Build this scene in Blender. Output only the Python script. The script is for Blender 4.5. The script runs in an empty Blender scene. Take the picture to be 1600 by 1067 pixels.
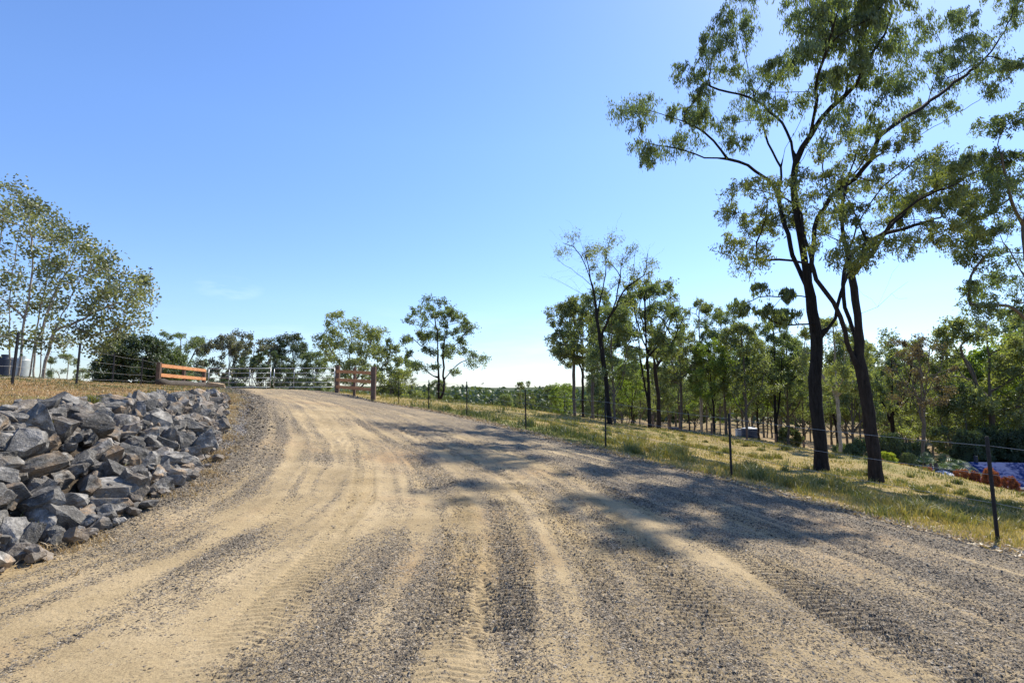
import bpy, bmesh, math, random
import numpy as np
from mathutils import Vector, Matrix
R = math.radians
sc = bpy.context.scene
COL = sc.collection

# ------------------------------------------------------------------ camera, sky, sun, exposure
FPX = 850.0                                   # focal length in pixels of the 1600-wide photograph
PITCH = math.atan(77/FPX)
cam = bpy.data.cameras.new("camera"); cam.sensor_width = 36.0; cam.lens = 36.0*FPX/1600.0
cam.clip_start = 0.05; cam.clip_end = 12000
cam_o = bpy.data.objects.new("camera", cam); COL.objects.link(cam_o)
cam_o.location = (0, 0, 0); cam_o.rotation_euler = (math.pi/2+PITCH, 0, 0)
sc.camera = cam_o

SUN_AZ, SUN_EL = R(42), R(48)                 # azimuth from +Y towards +X
world = bpy.data.worlds.new("World"); sc.world = world; world.use_nodes = True
nt = world.node_tree; nt.nodes.clear()
def N(t, kind, **kw):
    n = t.nodes.new(kind)
    for k, v in kw.items(): setattr(n, k, v)
    return n
sky = N(nt, 'ShaderNodeTexSky', sky_type='NISHITA', sun_disc=False)
sky.sun_elevation = SUN_EL; sky.sun_rotation = SUN_AZ
sky.air_density = 1.0; sky.dust_density = 0.25; sky.ozone_density = 3.5; sky.altitude = 100
hsv = N(nt, 'ShaderNodeHueSaturation'); hsv.inputs['Saturation'].default_value = 1.12; hsv.inputs['Hue'].default_value = .507
bg = N(nt, 'ShaderNodeBackground'); bg.inputs['Strength'].default_value = 0.15
wo = N(nt, 'ShaderNodeOutputWorld')
tc = N(nt, 'ShaderNodeTexCoord')
# thin cloud: low bank near the horizon and one faint wisp high on the left
mpn = N(nt, 'ShaderNodeMapping'); mpn.inputs['Scale'].default_value = (3.0, 3.0, 16.0)
ns = N(nt, 'ShaderNodeTexNoise'); ns.inputs['Scale'].default_value = 1.6; ns.inputs['Detail'].default_value = 7; ns.inputs['Roughness'].default_value = .55
rmp = N(nt, 'ShaderNodeMapRange'); rmp.inputs[1].default_value = .47; rmp.inputs[2].default_value = .72
sep = N(nt, 'ShaderNodeSeparateXYZ')
alt = N(nt, 'ShaderNodeMapRange'); alt.inputs[1].default_value = .16; alt.inputs[2].default_value = .02
mul = N(nt, 'ShaderNodeMath', operation='MULTIPLY')
sub = N(nt, 'ShaderNodeVectorMath', operation='SUBTRACT')
sub.inputs[1].default_value = Vector((-.512, .972, .185)).normalized()
wsc = N(nt, 'ShaderNodeVectorMath', operation='MULTIPLY'); wsc.inputs[1].default_value = (1, 1, 2.6)
wln = N(nt, 'ShaderNodeVectorMath', operation='LENGTH')
wr = N(nt, 'ShaderNodeMapRange'); wr.inputs[1].default_value = .055; wr.inputs[2].default_value = .01
ns2 = N(nt, 'ShaderNodeTexNoise'); ns2.inputs['Scale'].default_value = 2.2; ns2.inputs['Detail'].default_value = 6
mp2 = N(nt, 'ShaderNodeMapping'); mp2.inputs['Scale'].default_value = (7, 7, 30); mp2.inputs['Rotation'].default_value = (0, .35, 0)
r2 = N(nt, 'ShaderNodeMapRange'); r2.inputs[1].default_value = .42; r2.inputs[2].default_value = .75
mul2 = N(nt, 'ShaderNodeMath', operation='MULTIPLY')
add = N(nt, 'ShaderNodeMath', operation='ADD', use_clamp=True)
fac = N(nt, 'ShaderNodeMath', operation='MULTIPLY'); fac.inputs[1].default_value = .3
mx = N(nt, 'ShaderNodeMix', data_type='RGBA'); mx.inputs[7].default_value = (6.6, 7.3, 8.2, 1)
L = nt.links.new
L(tc.outputs['Generated'], mpn.inputs[0]); L(mpn.outputs[0], ns.inputs[0]); L(ns.outputs[0], rmp.inputs[0])
L(tc.outputs['Generated'], sep.inputs[0]); L(sep.outputs[2], alt.inputs[0]); L(rmp.outputs[0], mul.inputs[0]); L(alt.outputs[0], mul.inputs[1])
L(tc.outputs['Generated'], sub.inputs[0]); L(sub.outputs[0], wsc.inputs[0]); L(wsc.outputs[0], wln.inputs[0]); L(wln.outputs[1], wr.inputs[0])
L(tc.outputs['Generated'], mp2.inputs[0]); L(mp2.outputs[0], ns2.inputs[0]); L(ns2.outputs[0], r2.inputs[0])
L(wr.outputs[0], mul2.inputs[0]); L(r2.outputs[0], mul2.inputs[1])
L(mul.outputs[0], add.inputs[0]); L(mul2.outputs[0], add.inputs[1]); L(add.outputs[0], fac.inputs[0])
gr_ = N(nt, 'ShaderNodeValToRGB'); e_ = gr_.color_ramp.elements; e_[0].position = 0; e_[0].color = (.58,.62,.76,1); e_[1].position = .42; e_[1].color = (1.02,1.03,1.06,1); q_ = e_.new(.16); q_.color = (.85,.86,.96,1)
gm_ = N(nt, 'ShaderNodeMix', data_type='RGBA', blend_type='MULTIPLY'); gm_.inputs[0].default_value = 1
L(sep.outputs[2], gr_.inputs[0]); L(sky.outputs[0], hsv.inputs['Color']); L(hsv.outputs[0], gm_.inputs[6]); L(gr_.outputs[0], gm_.inputs[7]); L(gm_.outputs[2], mx.inputs[6]); L(fac.outputs[0], mx.inputs[0])
L(mx.outputs[2], bg.inputs[0]); L(bg.outputs[0], wo.inputs[0])

sun = bpy.data.lights.new("sun", 'SUN'); sun.energy = 5.0; sun.angle = R(.53); sun.color = (1, .93, .81)
sun_o = bpy.data.objects.new("sun", sun); COL.objects.link(sun_o)
sd = Vector((math.sin(SUN_AZ)*math.cos(SUN_EL), math.cos(SUN_AZ)*math.cos(SUN_EL), math.sin(SUN_EL)))
sun_o.rotation_euler = sd.to_track_quat('Z', 'Y').to_euler(); sun_o.location = sd*60
sc.view_settings.view_transform = 'Standard'; sc.view_settings.look = 'None'
sc.view_settings.gamma = 1.0; sc.view_settings.exposure = 0.6

# ------------------------------------------------------------------ helpers
cp, sp_ = math.cos(PITCH), math.sin(PITCH)
def PX(u, v, d):
    """world point seen at photo pixel (u, v), at distance d ahead of the camera"""
    xr, up = (u-800)/FPX, (533.5-v)/FPX
    k = d/(cp-up*sp_)
    return np.array([xr*k, d, (sp_+up*cp)*k])
def rng(s): return np.random.default_rng(s)

def _h(ix, iy, s):
    n = (ix*374761393 + iy*668265263 + s*1442695041) & 0xffffffff
    n = ((n ^ (n >> 13))*1274126177) & 0xffffffff
    return ((n ^ (n >> 16)) & 0xffff)/65535.0
def vn(x, y, s=0):
    x = np.asarray(x, float); y = np.asarray(y, float)
    ix = np.floor(x).astype(np.int64); iy = np.floor(y).astype(np.int64)
    fx = x-ix; fy = y-iy; fx = fx*fx*(3-2*fx); fy = fy*fy*(3-2*fy)
    a = _h(ix, iy, s); b = _h(ix+1, iy, s); c = _h(ix, iy+1, s); d = _h(ix+1, iy+1, s)
    return (a*(1-fx)+b*fx)*(1-fy)+(c*(1-fx)+d*fx)*fy
def fbm(x, y, s=0, o=4):
    t = 0; a = .5; n = 0
    for i in range(o):
        t = t+a*vn(x*2**i+17.3*i, y*2**i-9.1*i, s+i); n += a; a *= .5
    return t/n
def sst(a, b, x):
    t = np.clip((x-a)/(b-a), 0, 1); return t*t*(3-2*t)

def link(o, parent=None):
    COL.objects.link(o)
    if parent: o.parent = parent
    return o
def tag(o, label=None, cat=None, group=None, kind=None):
    if label: o['label'] = label
    if cat: o['category'] = cat
    if group: o['group'] = group
    if kind: o['kind'] = kind
    return o
def empty(name, loc, label, cat, group=None):
    o = bpy.data.objects.new(name, None); o.location = Vector(loc); o.empty_display_size = .3
    link(o); return tag(o, label, cat, group)
def np_mesh(name, verts, faces, attrs=None, smooth=False):
    """verts (n,3), faces: list of (m,k) index arrays"""
    me = bpy.data.meshes.new(name)
    verts = np.ascontiguousarray(verts, dtype=np.float32)
    if not isinstance(faces, (list, tuple)): faces = [faces]
    faces = [f for f in faces if len(f)]
    loops = np.concatenate([f.ravel() for f in faces]).astype(np.int32)
    tot = np.concatenate([np.full(len(f), f.shape[1]) for f in faces]).astype(np.int32)
    st = np.concatenate([[0], np.cumsum(tot)[:-1]]).astype(np.int32)
    me.vertices.add(len(verts)); me.vertices.foreach_set('co', verts.ravel())
    me.loops.add(len(loops)); me.loops.foreach_set('vertex_index', loops)
    me.polygons.add(len(tot)); me.polygons.foreach_set('loop_start', st); me.polygons.foreach_set('loop_total', tot)
    me.polygons.foreach_set('use_smooth', np.full(len(tot), smooth, dtype=bool))
    for k, a in (attrs or {}).items():
        at = me.attributes.new(k, 'FLOAT', 'POINT'); at.data.foreach_set('value', np.ascontiguousarray(a, dtype=np.float32))
    me.update(calc_edges=True); me.validate()
    return me
def obj(name, me, mat, parent=None):
    o = bpy.data.objects.new(name, me)
    if mat is not None and not len(me.materials): me.materials.append(mat)
    return link(o, parent)

class MB:
    """collects simple shapes into one mesh"""
    def __init__(s): s.v = []; s.f = []
    def add(s, vs, fs):
        b = len(s.v); s.v += [tuple(v) for v in vs]; s.f += [tuple(i+b for i in f) for f in fs]; return s
    def box(s, c, size, M=None):
        x, y, z = (q/2 for q in size)
        vs = [Vector((a*x, b*y, d*z)) for a in (-1, 1) for b in (-1, 1) for d in (-1, 1)]
        if M is not None: vs = [M @ v for v in vs]
        vs = [v+Vector(c) for v in vs]
        return s.add(vs, [(0,1,3,2),(4,6,7,5),(0,4,5,1),(2,3,7,6),(0,2,6,4),(1,5,7,3)])
    def beam(s, a, b, w, h):
        a = Vector(a); b = Vector(b); d = b-a
        q = d.to_track_quat('X', 'Z').to_matrix()
        return s.box((a+b)/2, (d.length, w, h), q)
    def tube(s, pts, rad, k=8, cap=True):
        pts = [Vector(p) for p in pts]; n = len(pts)
        rr = rad if hasattr(rad, '__len__') else [rad]*n
        b = len(s.v); ref = None
        for i, p in enumerate(pts):
            d = (pts[min(i+1, n-1)]-pts[max(i-1, 0)]).normalized()
            if ref is None:
                ref = d.orthogonal().normalized()
            ref = (ref-d*ref.dot(d)).normalized(); o = d.cross(ref)
            for j in range(k):
                t = 2*math.pi*j/k; s.v.append(tuple(p+(ref*math.cos(t)+o*math.sin(t))*rr[i]))
        for i in range(n-1):
            for j in range(k):
                s.f.append((b+i*k+j, b+i*k+(j+1) % k, b+(i+1)*k+(j+1) % k, b+(i+1)*k+j))
        if cap:
            s.f.append(tuple(b+j for j in reversed(range(k)))); s.f.append(tuple(b+(n-1)*k+j for j in range(k)))
        return s
    def build(s, name, mat, parent=None, bevel=0, smooth=False):
        me = bpy.data.meshes.new(name); me.from_pydata(s.v, [], s.f)
        bm = bmesh.new(); bm.from_mesh(me)
        bmesh.ops.recalc_face_normals(bm, faces=bm.faces)
        if bevel: bmesh.ops.bevel(bm, geom=list(bm.edges), offset=bevel, segments=1, affect='EDGES')
        bm.to_mesh(me); bm.free()
        if smooth: me.polygons.foreach_set('use_smooth', [True]*len(me.polygons))
        me.update(); return obj(name, me, mat, parent)

ORD = ['first','second','third','fourth','fifth','sixth','seventh','eighth','ninth','tenth','eleventh','twelfth','thirteenth','fourteenth','fifteenth','sixteenth','seventeenth','eighteenth','nineteenth','twentieth']
def ordn(i):
    if i < 20: return ORD[i]
    t = ['twenty','thirty','forty','fifty','sixty'][(i+1)//10-2]
    return t+'-'+ORD[(i+1) % 10-1] if (i+1) % 10 else {'twenty':'twentieth','thirty':'thirtieth','forty':'fortieth','fifty':'fiftieth','sixty':'sixtieth'}[t]

# ------------------------------------------------------------------ materials
def new_mat(name):
    m = bpy.data.materials.new(name); m.use_nodes = True; t = m.node_tree; t.nodes.clear()
    return m, t
def ramp(t, cols, pos=None):
    r = N(t, 'ShaderNodeValToRGB'); e = r.color_ramp.elements
    pos = pos or [i/(len(cols)-1) for i in range(len(cols))]
    e[0].position = pos[0]; e[0].color = (*cols[0], 1); e[1].position = pos[-1]; e[1].color = (*cols[-1], 1)
    for c, p in zip(cols[1:-1], pos[1:-1]):
        q = e.new(p); q.color = (*c, 1)
    return r
def mixc(t, a, b, f, blend='MIX'):
    m = N(t, 'ShaderNodeMix', data_type='RGBA', blend_type=blend)
    for s, x in ((6, a), (7, b)):
        if isinstance(x, tuple): m.inputs[s].default_value = (*x, 1)
        else: t.links.new(x, m.inputs[s])
    if isinstance(f, (int, float)): m.inputs[0].default_value = f
    else: t.links.new(f, m.inputs[0])
    return m.outputs[2]
def mth(t, op, a, b=None, clamp=False):
    m = N(t, 'ShaderNodeMath', operation=op, use_clamp=clamp)
    for s, x in ((0, a), (1, b)):
        if x is None: continue
        if isinstance(x, (int, float)): m.inputs[s].default_value = x
        else: t.links.new(x, m.inputs[s])
    return m.outputs[0]
def noise(t, scale, detail=4, rough=.5, vec=None, out=0):
    n = N(t, 'ShaderNodeTexNoise'); n.inputs['Scale'].default_value = scale; n.inputs['Detail'].default_value = detail
    n.inputs['Roughness'].default_value = rough
    if vec is not None: t.links.new(vec, n.inputs[0])
    return n.outputs[out]
def coord(t, which='Object', scale=None):
    c = N(t, 'ShaderNodeTexCoord').outputs[which]
    if scale:
        m = N(t, 'ShaderNodeMapping'); m.inputs['Scale'].default_value = scale; t.links.new(c, m.inputs[0]); c = m.outputs[0]
    return c
def attr(t, name):
    a = N(t, 'ShaderNodeAttribute'); a.attribute_name = name; return a.outputs['Fac']
def mrange(t, x, a, b, c=0., d=1.):
    m = N(t, 'ShaderNodeMapRange'); m.inputs[1].default_value = a; m.inputs[2].default_value = b
    m.inputs[3].default_value = c; m.inputs[4].default_value = d; t.links.new(x, m.inputs[0]); return m.outputs[0]
def finish(t, color, rough=.8, height=None, bump=.3, bdist=.01, spec=.3, metal=0.):
    b = N(t, 'ShaderNodeBsdfPrincipled'); o = N(t, 'ShaderNodeOutputMaterial')
    if isinstance(color, tuple): b.inputs['Base Color'].default_value = (*color, 1)
    else: t.links.new(color, b.inputs['Base Color'])
    if isinstance(rough, (int, float)): b.inputs['Roughness'].default_value = rough
    else: t.links.new(rough, b.inputs['Roughness'])
    b.inputs['Specular IOR Level'].default_value = spec; b.inputs['Metallic'].default_value = metal
    if height is not None:
        bn = N(t, 'ShaderNodeBump'); bn.inputs['Strength'].default_value = bump; bn.inputs['Distance'].default_value = bdist
        t.links.new(height, bn.inputs['Height']); t.links.new(bn.outputs[0], b.inputs['Normal'])
    t.links.new(b.outputs[0], o.inputs[0])

def leaf_mat(name, cols, transl=.45, pos=None, tint=(1.4, 1.4, .62)):
    m, t = new_mat(name)
    oi = N(t, 'ShaderNodeObjectInfo')
    tone = mth(t, 'ADD', attr(t, 'tone'), mrange(t, oi.outputs['Random'], 0, 1, -.12, .12), True)
    r = ramp(t, cols, pos); t.links.new(tone, r.inputs[0])
    d = N(t, 'ShaderNodeBsdfDiffuse'); tr = N(t, 'ShaderNodeBsdfTranslucent'); g = N(t, 'ShaderNodeBsdfGlossy'); g.inputs['Roughness'].default_value = .5
    g.inputs['Color'].default_value = (.9, .92, .95, 1)
    tcol = mixc(t, r.outputs[0], tint, 1., 'MULTIPLY')
    t.links.new(r.outputs[0], d.inputs[0]); t.links.new(tcol, tr.inputs[0])
    m1 = N(t, 'ShaderNodeMixShader'); m1.inputs[0].default_value = transl
    t.links.new(d.outputs[0], m1.inputs[1]); t.links.new(tr.outputs[0], m1.inputs[2])
    m2 = N(t, 'ShaderNodeMixShader'); m2.inputs[0].default_value = .055
    t.links.new(m1.outputs[0], m2.inputs[1]); t.links.new(g.outputs[0], m2.inputs[2])
    o = N(t, 'ShaderNodeOutputMaterial'); t.links.new(m2.outputs[0], o.inputs[0])
    return m
MAT = {}
MAT['leaf_gum'] = leaf_mat('gum leaves', [(.055,.085,.034), (.13,.175,.065), (.23,.28,.11)], .52)
MAT['leaf_olive'] = leaf_mat('olive leaves', [(.07,.095,.028), (.17,.2,.055), (.29,.31,.095)], .5)
MAT['leaf_green'] = leaf_mat('wood leaves', [(.075,.1,.042), (.17,.205,.075), (.3,.335,.125)], .52)
MAT['leaf_lime'] = leaf_mat('lime leaves', [(.09,.14,.02), (.19,.27,.04), (.32,.4,.07)], .5)
MAT['leaf_dark'] = leaf_mat('dark leaves', [(.03,.05,.02), (.06,.09,.03), (.11,.15,.05)], .3)
MAT['leaf_broad'] = leaf_mat('broad olive leaves', [(.07,.09,.045), (.16,.185,.09), (.32,.34,.19)], .38)
MAT['leaf_greybrown'] = leaf_mat('grey brown leaves', [(.06,.075,.045), (.13,.14,.085), (.22,.22,.15)], .35)
MAT['leaf_rust'] = leaf_mat('rusty leaves', [(.07,.07,.04), (.13,.1,.05), (.2,.13,.08)], .4)
MAT['leaf_red'] = leaf_mat('red leaves', [(.08,.022,.012), (.26,.07,.022), (.45,.19,.06)], .35)
MAT['leaf_yellow'] = leaf_mat('yellow leaves', [(.16,.25,.02), (.4,.45,.03), (.6,.6,.06)], .45)
MAT['leaf_palm'] = leaf_mat('palm fronds', [(.02,.045,.015), (.05,.09,.03), (.1,.16,.05)], .3)

def bark(name, c1, c2, vs=(9, 9, 1.6), bump=.9):
    m, t = new_mat(name); co = coord(t, 'Object', vs)
    n = noise(t, 1.6, 6, .65, co); n2 = noise(t, 5, 4, .6, co)
    s = mth(t, 'ADD', mth(t, 'MULTIPLY', n, .65), mth(t, 'MULTIPLY', n2, .35))
    r = ramp(t, [c1, c2], [.35, .66]); t.links.new(s, r.inputs[0])
    finish(t, r.outputs[0], .92, s, bump, .03, .15); return m
MAT['bark_dark'] = bark('ironbark', (.006,.0056,.0055), (.034,.031,.03))
MAT['bark_brown'] = bark('brown bark', (.012,.0095,.008), (.052,.041,.034))
MAT['bark_grey'] = bark('grey bark', (.06,.052,.043), (.19,.165,.14))
MAT['bark_pale'] = bark('pale bark', (.16,.14,.115), (.42,.38,.32), (5, 5, 2), .4)

def simple(name, c, rough=.6, metal=0., nscale=0, amt=.25, bump=0, spec=.4):
    m, t = new_mat(name)
    if nscale:
        n = noise(t, nscale, 5, .6, coord(t)); c2 = tuple(q*(1-amt) for q in c); c3 = tuple(min(1, q*(1+amt)) for q in c)
        r = ramp(t, [c2, c3], [.3, .7]); t.links.new(n, r.inputs[0])
        finish(t, r.outputs[0], rough, n if bump else None, bump, .01, spec, metal)
    else: finish(t, c, rough, None, 0, 0, spec, metal)
    return m
MAT['picket'] = simple('painted steel picket', (.018,.017,.018), .6, 0, 30, .5)
MAT['wire'] = simple('galvanised wire', (.38,.37,.35), .55, .3)
MAT['gate'] = simple('galvanised gate tube', (.5,.52,.53), .4, .6, 6, .15)
MAT['fence_post'] = bark('weathered post', (.09,.06,.045), (.2,.14,.11), (8,8,2), .4)
MAT['log'] = bark('old log', (.035,.03,.025), (.13,.11,.09), (2.5,9,9), .7)
MAT['black_hide'] = simple('black hide', (.012,.011,.012), .6)
MAT['tank_blue'] = simple('blue poly tank', (.012,.035,.085), .45, 0, 3, .2)
MAT['tank_dark'] = simple('dark blue poly tank', (.02,.03,.05), .5, 0, 3, .2)
MAT['tank_lid'] = simple('tank lid', (.3,.33,.36), .5)
MAT['wall_brick'] = simple('rendered wall', (.33,.25,.18), .85, 0, 8, .2)
MAT['window'] = simple('dark window', (.02,.025,.03), .15)
MAT['trim'] = simple('white trim', (.7,.69,.66), .6)
MAT['roof_grey'] = simple('grey roof cloth', (.42,.44,.47), .7, 0, 4, .15)
def timber():
    m, t = new_mat('orange stained timber'); co = coord(t, 'Object')
    n = noise(t, 2.5, 5, .6, coord(t, 'Object', (1, 1, 14)))
    r = ramp(t, [(.3,.11,.045), (.58,.27,.11), (.68,.38,.19)], [.3, .55, .8]); t.links.new(n, r.inputs[0])
    finish(t, r.outputs[0], .75, n, .4, .01, .3); return m
MAT['timber'] = timber()
def corrugated(name, c, axis_scale, rough=.45, metal=.2):
    m, t = new_mat(name)
    w = N(t, 'ShaderNodeTexWave'); w.inputs['Scale'].default_value = axis_scale; w.wave_profile = 'SIN'
    w.bands_direction = 'X'
    t.links.new(coord(t), w.inputs[0])
    n = noise(t, 2, 4, .5, coord(t))
    r = ramp(t, [tuple(q*.75 for q in c), c], [.3, .7]); t.links.new(n, r.inputs[0])
    finish(t, r.outputs[0], rough, w.outputs[0], .4, .02, .08, metal); return m
MAT['roof_blue'] = corrugated('blue corrugated roof', (.015,.04,.15), 2.6, .85, 0)
MAT['tank_pale'] = simple('pale corrugated tank', (.42,.46,.43), .5, .2, 3, .12)

def rock_mat():
    m, t = new_mat('quarry rock'); co = coord(t)
    oi = N(t, 'ShaderNodeObjectInfo')
    off = N(t, 'ShaderNodeVectorMath', operation='ADD'); t.links.new(co, off.inputs[0])
    cx = N(t, 'ShaderNodeCombineXYZ'); t.links.new(mth(t, 'MULTIPLY', oi.outputs['Random'], 50), cx.inputs[0]); t.links.new(cx.outputs[0], off.inputs[1])
    v = off.outputs[0]
    n1 = noise(t, 2.6, 7, .7, v); n2 = noise(t, 22, 5, .6, v); n3 = noise(t, 2.1, 3, .5, v, 0)
    grey = ramp(t, [(.045,.043,.038), (.14,.132,.117), (.4,.375,.33)], [.3, .5, .72]); t.links.new(n1, grey.inputs[0])
    objc = N(t, 'ShaderNodeAttribute'); objc.attribute_type = 'OBJECT'; objc.attribute_name = 'stain'
    st = mth(t, 'MULTIPLY', mrange(t, n3, .42, .62), objc.outputs['Fac'], True)
    warm = mixc(t, (.4,.28,.165), (.24,.175,.115), n2)
    c = mixc(t, grey.outputs[0], warm, st)
    ob2 = N(t, 'ShaderNodeAttribute'); ob2.attribute_type = 'OBJECT'; ob2.attribute_name = 'shade'
    hv = N(t, 'ShaderNodeHueSaturation'); t.links.new(c, hv.inputs['Color']); t.links.new(ob2.outputs['Fac'], hv.inputs['Value'])
    c = mixc(t, hv.outputs[0], (.6,.6,.58), mth(t, 'MULTIPLY', mrange(t, n2, .56, .75), .35))
    h = mth(t, 'ADD', mth(t, 'MULTIPLY', n2, .35), mth(t, 'MULTIPLY', n1, .9))
    finish(t, c, .88, h, .95, .05, .2); return m
MAT['rock'] = rock_mat()
# ------------------------------------------------------------------ terrain
def tps_fit(pts):
    A = np.array(pts, float); xy = A[:, :2]/20; z = A[:, 2]; n = len(A)
    d2 = ((xy[:, None]-xy[None])**2).sum(-1)
    K = .5*d2*np.log(d2+1e-9) + np.eye(n)*.02
    Pm = np.c_[np.ones(n), xy]
    M = np.zeros((n+3, n+3)); M[:n, :n] = K; M[:n, n:] = Pm; M[n:, :n] = Pm.T
    w = np.linalg.solve(M, np.r_[z, 0, 0, 0])
    return xy, w
def tps_eval(fit, x, y):
    xy, w = fit; n = len(xy); x = x/20; y = y/20
    out = w[n]+w[n+1]*x+w[n+2]*y
    for i in range(n):
        d2 = (x-xy[i, 0])**2+(y-xy[i, 1])**2
        out = out+w[i]*.5*d2*np.log(d2+1e-9)
    return out
pR = [(0,0,-1.65),(0,3,-1.65),(0,-8,-1.7),(-3,3,-1.6),(3,3,-1.74),(-1,10,-1.42),(-3,16,-1.05),(-7,24,-.5),(-11,30,-.12),(-15,35,.1),(-15.5,37,.13),
      (-17,45,-.3),(-20,60,-1.6),(-4.5,5.2,-1.5),(-4.7,8,-1.25),(-5.2,9.5,-1.1),(-6,11.2,-.85),(-7,13.2,-.55),(-7.8,15,-.3),(-10,20,-.15),(-13,26,0.02),(-18,34,.1),
      (-6,0,-1.5),(-6,-8,-1.5)]
RF = [(8.3,3.3),(6.6,7.6),(4.8,12.1),(2.6,15.3),(.48,18.6),(-1.8,22),(-3.9,25.6),(-6.2,30)]       # right fence posts
RFv = [None,842,745,700,670,650.5,639,633]
for (x, y), v in zip(RF, RFv):
    pR.append((x, y, PX(800, v, y)[2] if v else -2.15))
for u, v, d in [(583,626,32),(1282,737,22),(1368,752,20),(950,664,36),(1012,669,40),(640,626,34),(740,632,36),(860,645,36),(1500,752,28),(1508,766,23),(1560,785,17.5),
                (1300,760,16),(1450,800,12),(1400,722,27),(1330,712,30),(1200,697,42),(1060,676,44),(1100,700,28),(1000,680,26),(1171,683,80),(1250,700,50),
                (1590,768,24),(1300,695,85),(900,652,45)]:
    pR.append(tuple(PX(u, v, d)))
pR += [(12,6,-3.0),(15,12,-3.5),(18,3,-4.2),(12,-6,-3.2),(28,36,-7.6),(36,36,-8.6),(34,48,-8.4),(22,36,-4.9),(45,24,-9),(30,10,-6.5),(60,45,-12),(45,70,-9),
       (0,60,-4.2),(-10,60,-3),(10,90,-8),(0,120,-12),(60,140,-13),(-60,120,-9),(-60,60,-4),(120,140,-15),(100,60,-15),(80,100,-13),(-30,90,-6),(-120,0,-4),(0,-100,-8),(100,-60,-14),(-100,-80,-6)]
fitR = tps_fit(pR)
pL = [tuple(PX(u, v, d)) for u, v, d in [(0,588,20),(130,594,22),(240,600.5,28),(60,591,20),(18,602,14),(119,600,18),(175,603,23),(220,601.5,27)]]
pL += [(-6.4,6.8,-.22),(-7.2,9,-.16),(-7.6,11.5,-.16),(-7.9,13.5,-.14),(-9,16,-.08),(-11,20,.0),(-13,26,.04),(-18,34,.15),(-20.5,37,.15),(-12,6,.1),(-15,9,.25),(-9,3,-.15),(-10,10,-.02),
       (-24,14,.55),(-40,35,.0),(-30,45,-.6),(-20,50,-.6),(-60,60,-4),(-60,10,-1),(-15,-10,0),(-8,-5,-.3),(-60,-40,-3),(-60,120,-9),(-30,90,-6)]
fitL = tps_fit(pL)
# road edges as functions of y
XLy = [-20,0,2,4,5.5,7.5,9.5,11.5,14,17,22,28,35,37.5,45,60,90]
XLx = [-6.5,-5.6,-5.3,-4.9,-4.6,-4.5,-4.9,-5.6,-6.7,-8.2,-11.0,-14.5,-18.7,-19.6,-22.5,-29,-40]
XRy = [-20,0,3,6.8,9,11.6,14.7,18.2,21.6,25,29,32,36,41,55,90]
XRx = [9.3,8.4,7.3,6.05,5.3,4.35,2.25,.15,-2.1,-4.3,-6.7,-8.9,-11.8,-14,-22,-35]
xl = lambda y: np.interp(y, XLy, XLx); xr = lambda y: np.interp(y, XRy, XRx)
toe_x = lambda y: np.interp(y, [-20,0,4.8,6.2,8,9.5,11.2,13.2,15,18,30,38], [-5.6,-5.0,-4.45,-4.5,-4.75,-5.25,-6.05,-7.05,-7.9,-9.3,-16.5,-20.5])
top_x = lambda y: np.interp(y, [-20,0,5,6.8,9,11.5,13.5,15,18,30,38], [-7.6,-7,-6.35,-6.4,-7.05,-7.6,-8.0,-8.5,-10.3,-17.6,-21.6])
def base_h(x, y):
    zr = tps_eval(fitR, x, y)
    zl = tps_eval(fitL, x, y)
    w = sst(0, 1, (toe_x(y)-x)/(toe_x(y)-top_x(y)))
    w = w*sst(60, 40, y)
    z = zr*(1-w)+zl*w
    r = np.hypot(x, y)
    far = -13+5*(fbm(x/260, y/260, 5, 3)-.5)
    az = np.degrees(np.arctan2(x, y))
    far = far+sst(1500, 2600, r)*(22+75*np.exp(-((az-36)/13)**2)*(.6+.8*fbm(az/6+9, r/900, 8, 3))+20*fbm(az/9, r/1100, 3, 3))
    k = sst(95, 190, r)
    return z*(1-k)+far*k
def rs(x, y):
    a, b = xl(y), xr(y); return (x-a)/(b-a)
def road_mask(x, y):
    e = .35*(fbm(x*1.3, y*1.3, 40, 3)-.5)
    return (x > xl(y)+e) & (x < xr(y)+e) & (y > -18) & (y < 58)
PROF_S = [-.05,.03,.09,.14,.2,.235,.27,.33,.375,.405,.435,.47,.52,.56,.61,.66,.72,.77,.84,.9,.95,1.05]
PROF_G = [ .95,.78,.34,.12,.22,.12,.12,.24,.18,.34,.24,.22, .3,.44,.38, .54,.48,.64,.52, .68,.66,.95]
def gravel(x, y):
    s = rs(x, y)
    wob = .035*(fbm(x*.35, y*.22, 61, 3)-.5)
    g = np.interp(s+wob, PROF_S, PROF_G)
    st = fbm(s*36, y*.2, 62, 3)                 # long streaks
    st2 = fbm(s*90+7, y*.7, 63, 2)
    pt = fbm(x*.9, y*.9, 64, 3)                   # patches
    g = g+(st-.5)*1.0+(st2-.5)*.6+(pt-.5)*.95
    near = sst(6, 2.5, y)                         # loose gravel gathers where the camera stands
    g = g*.92+near*.12*(s > .28)
    g = g*(1-.3*sst(12, 20, y))+.12*sst(12, 20, y)
    return np.clip(g, 0, 1)
TRACKS = [(.21,.022,.062,.5),(.265,.02,.07,.6),(.31,.018,.058,.7),(.35,.024,.065,.9),(.39,.02,.06,1.),(.43,.024,.068,1.1),(.47,.02,.058,1.),(.51,.022,.066,.9),(.56,.024,.07,.9),(.61,.03,.085,1.2),(.655,.024,.08,1.1),(.15,.025,.07,.4),(.70,.022,.07,.6),(.79,.025,.08,.4)]
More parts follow.
